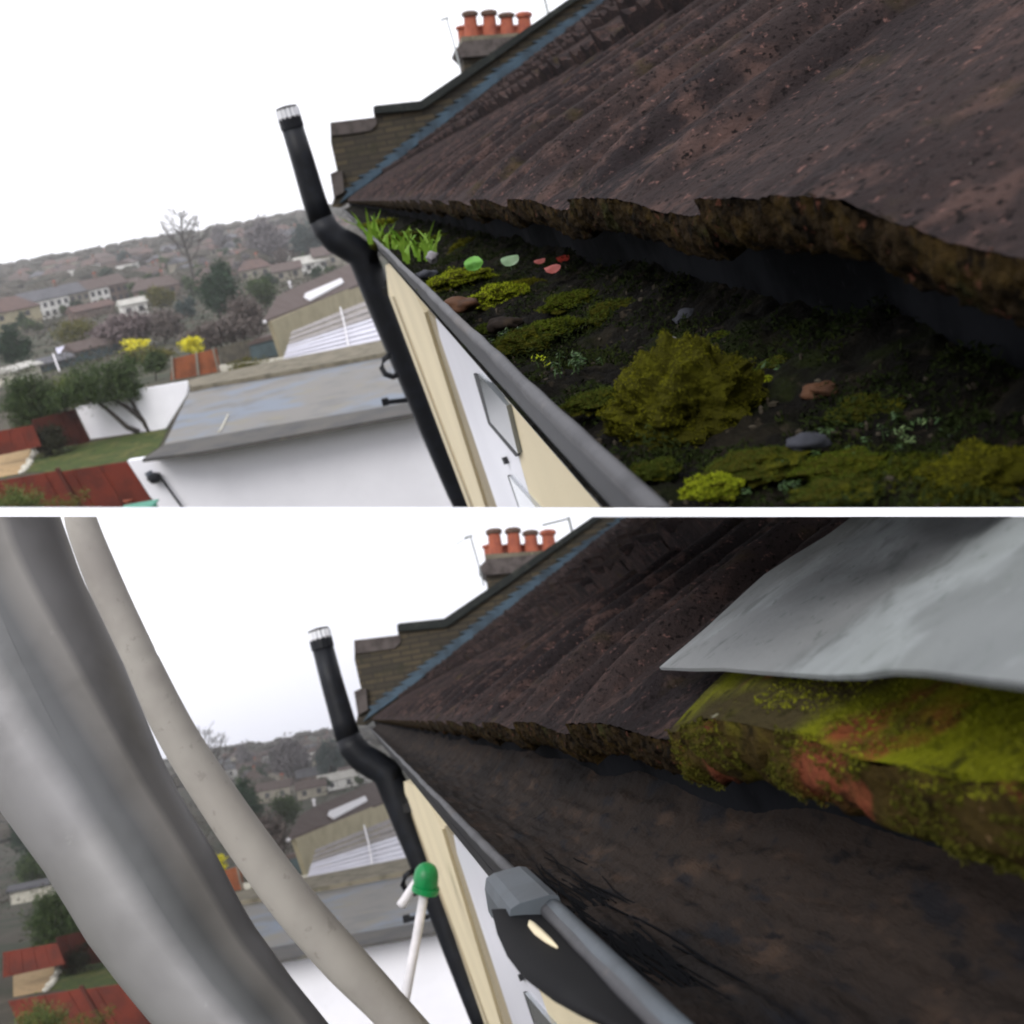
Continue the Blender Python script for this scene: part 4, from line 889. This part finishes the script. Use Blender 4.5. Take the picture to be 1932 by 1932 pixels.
def pebble(u, v, w, h, m, label, seed, name="pebble"):
    P, E = A, EA; p = at(P, E, u, v, -.006); k = P.depth(p) / F
    build(P, MB().blob(p, w / 2 * k, w / 2 * k * .8, h / 2 * k, .5, 1.5, 12, 0, seed, E.Uu), name, m, label=label, cat="stone" if name == "pebble" else "leaf litter", base=p, smooth=True, cut=True)
pebble(816, 486, 24, 22, STONEL, "pale round pebble beside the arching grass", 1)
pebble(806, 518, 40, 18, STONE, "grey pebble near the lip below the pale pebble", 2)
pebble(1425, 555, 84, 36, STONE, "large blue grey pebble under the nearest tile", 3)
pebble(1300, 600, 54, 34, STONE, "dull grey pebble behind the big moss cushion", 4)
pebble(1525, 834, 80, 32, STONE, "slate pebble in the dark soil of the near gutter", 5)
pebble(1880, 665, 90, 70, STONE, "slate pebble deep under the near tile", 6)
pebble(1268, 641, 16, 12, STONEL, "tiny white stone on the big moss cushion", 7)
pebble(865, 577, 72, 28, BRNLEAF, "crumpled brown leaf litter left of the lime moss", 8, "leaf_litter")
pebble(1550, 737, 70, 30, BRNLEAF, "crumpled brown leaf litter right of the big moss", 9, "leaf_litter")
pebble(950, 612, 66, 30, BRNLEAF2, "dark clod in front of the lime green cushion", 10)
rng = random.Random(78); mb = MB(); P, E = A, EA
def top_of(d, w_):
    p = E.lip(d) + E.I * w_; bk = max(0, (w_ - .045) / .063); edge = min(1, w_ / .012)
    return p + E.Uu * (-.016 + .018 * bk ** 1.5 + edge * (.007 * n3(p, 17) + .004 * n3(p, 50) + .0025 * n3(p, 150)))
for i in range(64000):
    d = .15 * (2.2 / .15) ** rng.random(); w_ = rng.uniform(.004, .110); q = top_of(d, w_)
    mz = n3(q, 30) + .5 * n3(q, 80)
    if mz < -.04: continue
    mb.leaf(q + E.Uu * rng.uniform(0, .0025 + .010 * max(0, mz)), rng.uniform(.0005, .0014) * (1 + d * .5), .6, rng=rng)
build(A, mb, "moss_carpet", mat("carpet_moss", (.007, .011, .003), [(30, (.020, .024, .004), .5, .66), (18, (.045, .045, .004), .60, .70, .8)], rough=.95, island=(.018, .026, .007), spec=.05), kind="stuff", label="dark tiny mosses and seedlings spreading over the compost", cat="moss", cut=True)
rng = random.Random(77); mb = MB(); P, E = A, EA
for i in range(500):
    d = .15 * (3.2 / .15) ** rng.random(); w_ = rng.uniform(.004, .100); p = top_of(d, w_) + E.Uu * .0008
    mb.blob(p, *(rng.choice((.0005, .0008, .0016)) * rng.uniform(.6, 1.3) for _ in range(3)), .5, 2, 3, 0, i)
build(A, mb, "gutter_crumbs", BRNC := mat("soil_crumbs", (.03, .025, .018), rough=.95, island=(.075, .065, .05), spec=.05), kind="stuff", label="loose soil crumbs and twig bits across the mossy gutter", cat="debris", cut=True)

# ================================================================== LOWER GUTTER: SHEET, CLIP, TOOLS
P, E = B, EB
# moss grown tile nearest the lens
EDGEMOSS = mat("edge_moss", (.030, .028, .006), [(30, (.09, .03, .015), .52, .62, .9)], rough=.95, island=(.085, .085, .012), spec=.04)
TILEMOSS = mat("tile_moss", (.085, .09, .010), rough=.95, island=(.17, .175, .012), spec=.04)
def near_tile():
    t = thing(P, "roof_tile", "thick moss grown roof tile with red rust patches under the zinc sheet", "tile", E.eave(.25))
    ds = [.10 + (.3495 - .10) * i / 90 for i in range(91)]; rows = []
    h = lambda d: prof(d, 0, .010) + .003
    for i in range(26):
        s_ = -.004 + .25 * i / 25; rows.append([E.eave(d) + E.S * s_ + E.N * (h(d) + .0015 * n3(E.eave(d) + E.S * s_, 60) + .003 * n3(E.eave(d) + E.S * s_, 22)) for d in ds])
    top = rows[0]
    build(P, MB().grid(rows), "tile_face", MOSSTILE, t, smooth=True, cut=True)
    out = -(E.S - E.N * E.S.dot(E.N)).normalized(); rr = []
    for j in range(9):
        q = j / 8; rr.append([p - E.N * .022 * q + out * (.0035 * math.sin(math.pi * q) + .0028 * n3(p - E.N * .022 * q, 120) + .0015 * n3(p - E.N * .022 * q, 320)) for p in top])
    rr.append([p - out * .05 for p in rr[-1]])
    build(P, MB().grid(rr), "tile_edge", MOSSE, t, smooth=True)
    rng = random.Random(5); mb = MB()
    for i in range(60000):
        a_, b_ = rng.random() ** .8, rng.random(); ri, di = min(25, int(b_ * 26)), min(90, int(a_ * 91)); p = rows[ri][di] + E.G * rng.uniform(-.0015, .0015) + E.S * rng.uniform(-.005, .005)
        if b_ > .55 or n3(p, 24) + .45 * n3(p, 70) + (.22 - ds[di]) * 2.2 < -.12: continue
        mb.leaf(p + E.N * rng.uniform(0, .0010), rng.uniform(.0003, .0009), .7, rng=rng)
    build(P, mb, "moss_growth", TILEMOSS, t, cut=True, kind="stuff"); mb = MB()
    for i in range(22000):
        ri, di = rng.randrange(9), int(rng.random() * 91); p = rr[ri][di] + E.G * rng.uniform(-.0015, .0015) - E.N * rng.uniform(-.001, .001)
        if n3(p, 40) + .4 * n3(p, 110) + (.24 - ds[di]) * .8 < -.05: continue
        mb.leaf(p + out * rng.uniform(0, .0010), rng.uniform(.0003, .0007), .7, rng=rng)
    build(P, mb, "edge_moss", EDGEMOSS, t, cut=True, kind="stuff")
    side = [[r[-1] for r in rows], [r[-1] - E.N * .02 for r in rows]]; build(P, MB().grid(side), "tile_side", MOSSTILE, t, cut=True)
near_tile()
def sheet():
    left = [(1244, 1259), (1330, 1186), (1380, 1140), (1440, 1085), (1500, 1046), (1560, 1010), (1620, 965), (1700, 900)]
    bot = [(1244, 1260), (1300, 1262), (1360, 1261), (1430, 1267), (1500, 1271), (1560, 1275), (1620, 1273), (1680, 1264), (1740, 1266), (1830, 1278), (1932, 1290), (2060, 1306)]
    n, m = 44, 30; rows = []
    def along(L, t):
        k = t * (len(L) - 1); i = min(int(k), len(L) - 2); return lerp(L[i], L[i + 1], k - i)
    for j in range(m + 1):
        t = j / m; row = []; L0 = along(left, t)
        for i in range(n + 1):
            s = i / n; b = along(bot, s); bu, bv = b[0] - bot[0][0], b[1] - bot[0][1]
            u = L0[0] + bu * (1 - t * .15); v = L0[1] + bv * (1 - t * .6) - t * s * 60
            cr = s - .42 - t * .9; h = .012 + .012 * s  + .0016 * n3(V((s * 5, t * 4, 1)), 1.3) + .0012 * math.sin(s * 14) * (1 - t) ** 3
            p = P.hit(u, v, E.roofpl(h)); row.append(p)
        rows.append(row)
    mb = MB().grid(rows); mb.grid([[p - E.N * .0013 for p in r] for r in rows]); mb.grid([rows[0], [p - E.N * .0013 for p in rows[0]]]); mb.grid([[r[0] for r in rows], [r[0] - E.N * .0013 for r in rows]])
    build(P, mb, "zinc_sheet", SHEET, label="curled grey zinc flashing sheet lying over the mossy tile", cat="flashing", smooth=True, cut=True)
sheet()
def lerp3(a, b, t): return a.lerp(b, t)
# union clip on the lip
def clip():
    dl = lambda v: E.ld * (1915 - 1357) / (v - 1357)           # depth of the lip at image height v
    t = thing(P, "gutter_clip", "slate grey gutter union clip hooked over the cleared gutter lip", "clip", E.lip(dl(1690)))
    da, db = dl(1664), dl(1724); rows = []
    nn = 10
    for i in range(nn + 1):
        d = da + (db - da) * i / nn; c = E.lip(d)
        rows.append([c + E.I * (x - .0022) + E.Uu * z for x, z in ((-.0110, -.008), (-.0110, .000), (-.0098, .0038), (-.0065, .0050), (.0032, .0056), (.0058, .0048), (.0066, .002), (.0066, -.003))])
    build(P, MB().grid(rows).grid([rows[0], [q - E.Uu * .003 + E.I * .001 for q in rows[0]]]).add(rows[-1], [tuple(range(8))]).add(rows[0], [tuple(range(7, -1, -1))]), "clip_top", CLIPG, t)
    rows = []; d2 = dl(1990)
    OC = [((927, 1716), 1718), ((938, 1762), 1745), ((957, 1805), 1775), ((988, 1846), 1810), ((1046, 1890), 1850), ((1096, 1918), 1890), ((1160, 1948), 1930), ((1240, 1990), 1990)]
    for (uu, vv), lv in OC:
        d = dl(lv); a_, b_ = E.lip(d) - E.I * .001, P.pt(uu, vv, d * 1.015)
        rows.append([a_.lerp(b_, w / 8) + (E.Uu * .35 - E.I).normalized() * .0035 * math.sin(math.pi * w / 8) for w in range(9)])
    rows = [[lerp3(rows[i][w], rows[i + 1][w], q / 4) for w in range(9)] for i in range(len(rows) - 1) for q in range(4)] + [rows[-1]]
    build(P, MB().grid(rows), "union_body", UNION := mat("dull_black_union", (.006, .006, .007), rough=.65, spec=.12), t, smooth=True)
    build(P, MB().tube([E.lip(d) + E.Uu * .0012 + E.I * .0015 for d in [db + (d2 - db) * i / 10 for i in range(11)]],   .0031, 10, squash=1), "strap", CLIPG, t, smooth=True)
    c = [E.lip(db + (d2 - db) * x) - E.I * y + E.Uu * .0006 for x, y in ((.05, .0075), (.10, .0080), (.18, .0078), (.26, .0070), (.33, .0062))]
    build(P, MB().tube(c, [.0004, .0013, .0015, .0011, .0003], 8), "reflection_strip", CREAM, t, smooth=True)  # cream sliver modelled in place of the reflection on the glossy black gutter
clip()
# two tubes of the cleaning tool close to the lens
def tube_px(L, d0, d1, n=28, squash=1.0):
    pts, rad = [], []
    for i, (a, b) in enumerate(L):
        d = d0 + (d1 - d0) * i / (len(L) - 1); u, v = (a[0] + b[0]) / 2, (a[1] + b[1]) / 2
        pts.append(P.pt(u, v, d)); rad.append(math.dist(a, b) / 2 * d / F)
    # smooth the path
    fine, fr = [], []
    for i in range(len(pts) - 1):
        p0, p1, p2, p3 = pts[max(i - 1, 0)], pts[i], pts[i + 1], pts[min(i + 2, len(pts) - 1)]
        for k in range(6):
            t = k / 6; fine.append(.5 * ((2 * p1) + (p2 - p0) * t + (2 * p0 - 5 * p1 + 4 * p2 - p3) * t * t + (3 * p1 - p0 - 3 * p2 + p3) * t ** 3)); fr.append(rad[i] + (rad[i + 1] - rad[i]) * t)
    return fine + [pts[-1]], fr + [rad[-1]]
t = thing(P, "vacuum_pole", "thick scuffed aluminium vacuum pole curving close to the lens", "vacuum pole", P.pt(200, 1600, .4))
LL = [((-235, 940), (98, 930)), ((-190, 1130), (132, 1030)), ((-135, 1275), (180, 1140)), ((-70, 1405), (237, 1261)), ((0, 1510), (292, 1390)), ((60, 1590), (363, 1538)), ((140, 1722), (440, 1664)), ((222, 1835), (519, 1800)), ((310, 1935), (612, 1922)), ((400, 2040), (700, 2030))]
def sq(L):   # make the two edge points square to the path, keeping both on their edges
    out = []
    for i, (a, b) in enumerate(L):
        c = ((a[0] + b[0]) / 2, (a[1] + b[1]) / 2); p, n_ = L[max(i - 1, 0)], L[min(i + 1, len(L) - 1)]
        tx, ty = (n_[0][0] + n_[1][0] - p[0][0] - p[1][0]), (n_[0][1] + n_[1][1] - p[0][1] - p[1][1]); l = math.hypot(tx, ty); nx, ny = ty / l, -tx / l
        w = abs((b[0] - a[0]) * nx + (b[1] - a[1]) * ny) / 2; out.append(((c[0] - nx * w, c[1] - ny * w), (c[0] + nx * w, c[1] + ny * w)))
    return out
LL = sq(LL); pts, rad = tube_px(LL, .44, .40)
def striped_tube():      # uv x runs across the side that faces the lens, drifting as the painted reflections do
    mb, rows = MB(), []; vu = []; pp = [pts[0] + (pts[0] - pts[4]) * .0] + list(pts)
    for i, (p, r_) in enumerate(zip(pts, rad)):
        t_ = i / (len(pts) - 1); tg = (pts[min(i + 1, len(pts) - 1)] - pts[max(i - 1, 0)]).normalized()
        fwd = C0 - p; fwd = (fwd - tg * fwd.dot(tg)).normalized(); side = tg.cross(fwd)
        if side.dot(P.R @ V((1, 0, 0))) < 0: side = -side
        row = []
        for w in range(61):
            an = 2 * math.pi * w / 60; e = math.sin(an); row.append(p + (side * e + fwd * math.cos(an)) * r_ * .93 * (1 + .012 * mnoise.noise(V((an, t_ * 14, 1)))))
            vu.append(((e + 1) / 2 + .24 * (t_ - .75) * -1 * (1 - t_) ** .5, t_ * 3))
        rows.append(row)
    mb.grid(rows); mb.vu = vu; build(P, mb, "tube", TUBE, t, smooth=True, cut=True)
nt, lt = TUBE.node_tree.nodes, TUBE.node_tree.links     # light and dark reflection bands painted into the tube's colour
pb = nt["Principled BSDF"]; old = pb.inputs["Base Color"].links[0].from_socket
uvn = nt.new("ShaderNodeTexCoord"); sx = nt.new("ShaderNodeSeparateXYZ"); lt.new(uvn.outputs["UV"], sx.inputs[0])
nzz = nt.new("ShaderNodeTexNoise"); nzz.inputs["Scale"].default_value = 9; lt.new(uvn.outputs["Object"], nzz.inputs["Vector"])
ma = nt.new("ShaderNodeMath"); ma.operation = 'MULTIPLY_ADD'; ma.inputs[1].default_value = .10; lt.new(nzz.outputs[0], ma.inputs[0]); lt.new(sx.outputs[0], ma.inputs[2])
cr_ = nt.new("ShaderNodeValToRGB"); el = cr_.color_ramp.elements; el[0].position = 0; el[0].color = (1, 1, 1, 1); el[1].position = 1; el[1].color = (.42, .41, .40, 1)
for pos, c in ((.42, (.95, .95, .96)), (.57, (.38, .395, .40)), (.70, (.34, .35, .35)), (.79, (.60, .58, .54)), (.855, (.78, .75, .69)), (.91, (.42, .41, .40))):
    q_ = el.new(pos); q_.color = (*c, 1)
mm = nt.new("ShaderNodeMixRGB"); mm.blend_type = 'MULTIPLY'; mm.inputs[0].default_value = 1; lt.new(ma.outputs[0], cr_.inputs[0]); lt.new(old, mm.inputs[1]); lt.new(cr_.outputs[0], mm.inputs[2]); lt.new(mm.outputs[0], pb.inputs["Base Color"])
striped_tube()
LT = [((118, 930), (170, 930)), ((122, 990), (186, 985)), ((150, 1075), (222, 1070)), ((190, 1170), (258, 1150)), ((240, 1285), (314, 1265)), ((300, 1405), (376, 1380)), ((370, 1520), (450, 1490)), ((440, 1625), (522, 1590)), ((520, 1735), (600, 1690)), ((610, 1838), (692, 1795)), ((690, 1915), (768, 1882)), ((770, 2010), (850, 1975))]
pts, rad = tube_px(sq(LT), .72, .72); rad = [r * .92 for r in rad]
build(P, MB().tube(pts, rad, 28), "camera_pole", HOSE, label="slim dull grey inspection pole behind the thick vacuum pole", cat="pole", smooth=True, cut=True)
# green headed tool
D = 2.0; q = lambda u, v, d=D: P.pt(u, v, d)
t = thing(P, "extension_tool", "green headed tool on a thin white pole leaning by the soil pipe", "cleaning tool", q(803, 1670))
hd = (q(806, 1630) - q(802, 1678)).normalized()
mb = MB().lathe(q(802, 1678), [(.0225, 0), (.0235, .012), (.0235, .026), (.0215, .036), (.0165, .044), (.009, .049), (.002, .0505)], 20, hd)
mb.tube([q(801, 1656), q(794, 1660), q(786, 1665)], [.0175, .0168, .0125], 16)
build(P, mb, "head", GREEN, t, smooth=True)
build(P, MB().lathe(q(802, 1678), [(.0265, -.004), (.0265, .006), (.0245, .007)], 18, (q(806, 1660) - q(802, 1678)).normalized()), "collar", GREEN, t)
mb = MB().lathe(q(788, 1660), [(.0075, 0), (.0085, .02), (.0085, .05), (.0095, .052), (.0095, .058), (.006, .058)], 16, (q(757, 1708) - q(788, 1660)).normalized()); build(P, mb, "spout", POLE, t, smooth=True)
build(P, MB().tube([q(802, 1676), q(785, 1775, 1.97), q(767, 1870, 1.94), q(752, 1945, 1.92)], [.0088, .0088, .0092, .0095], 16), "pole", POLE, t, smooth=True)
# bits left in the silt
mb = MB()
for a, b, c, w in (((1300, 2235 / 2560 * 1932), (1355, 1683), (1430, 1686), .0008), ((1360, 1680), (1400, 1688), (1432, 1697), .0005), ((1385, 1672), (1400, 1686), (1425, 1700), .0004)):
    pp = [P.hit(*x, E.trough(-.0185)) for x in (a, b, c)]; mb.tube(pp, [w * .6, w, w * .4], 5)
build(P, mb, "straw", STRAW, label="dry straw wisp lying on the brown silt", cat="straw")
def bit(u, v, w, h, m, label, seed, name="pebble", hh=-.026):
    p = P.hit(u, v, E.trough(hh)); k = P.depth(p) / F
    build(P, MB().blob(p, w / 2 * k, w / 2 * k * .7, h / 2 * k, .5, 1.6, 10, 0, seed, E.Uu), name, m, label=label, cat="stone", base=p, smooth=True)
bit(1493, 1613, 20, 13, STONEL, "small pale stone on the brown silt", 1, "pebble", -.016)
bit(1345, 1545, 130, 50, STONE, "blue grey mortar lump under the tile edge", 2, "mortar_lump", -.008)
bit(1770, 1715, 110, 44, STONE, "bluish slate fragment at the back of the cleared gutter", 3, "slate_fragment", -.006)
mb = MB(); rng = random.Random(8)
def silt_top(d, w_):
    bk = max(0, (w_ - .045) / .063); return E.lip(d) + E.I * w_ + E.Uu * (-.010 - .022 * math.sin(math.pi * min(1, w_ / .108)) * min(1, .55 + d * .1) + .024 * bk ** 1.6)
for i in range(60):      # dark roots combed along the trough
    d0 = rng.uniform(.17, .45); w0 = rng.gauss(.030, .008); pts = []; w0 = max(.008, min(.055, w0)); st = rng.uniform(.008, .03)
    for k in range(7): pts.append(silt_top(d0 + k * st, w0 + .0025 * math.sin(k * .9 + i)) + E.Uu * (.0002 + .0006 * rng.random()))
    mb.tube(pts, rng.uniform(.00025, .0005), 4)
build(P, mb, "root_strands", ROOTM := mat("wet_dark_roots", (.006, .0065, .008), rough=.9, spec=.05), kind="stuff", label="dark wet root strands combed along the silt", cat="roots")

# ================================================================== WINTER HAZE
hz_ = MB().box(V((-215, 430, -196)), V((430, 0, 0)), V((0, 530, 0)), V((0, 0, 236)))
HAZEM = bpy.data.materials.new("winter_haze"); HAZEM.use_nodes = True
hn, hl = HAZEM.node_tree.nodes, HAZEM.node_tree.links
hn.remove(hn["Principled BSDF"]); pv = hn.new("ShaderNodeVolumePrincipled"); pv.inputs["Density"].default_value = .0003; pv.inputs["Color"].default_value = (.97, .97, .99, 1)
hl.new(pv.outputs[0], hn["Material Output"].inputs["Volume"])
build(A, hz_, "haze", HAZEM, kind="stuff", label="pale winter haze lying over the town and the hills", cat="haze")
SC.cycles.volume_bounces = 1
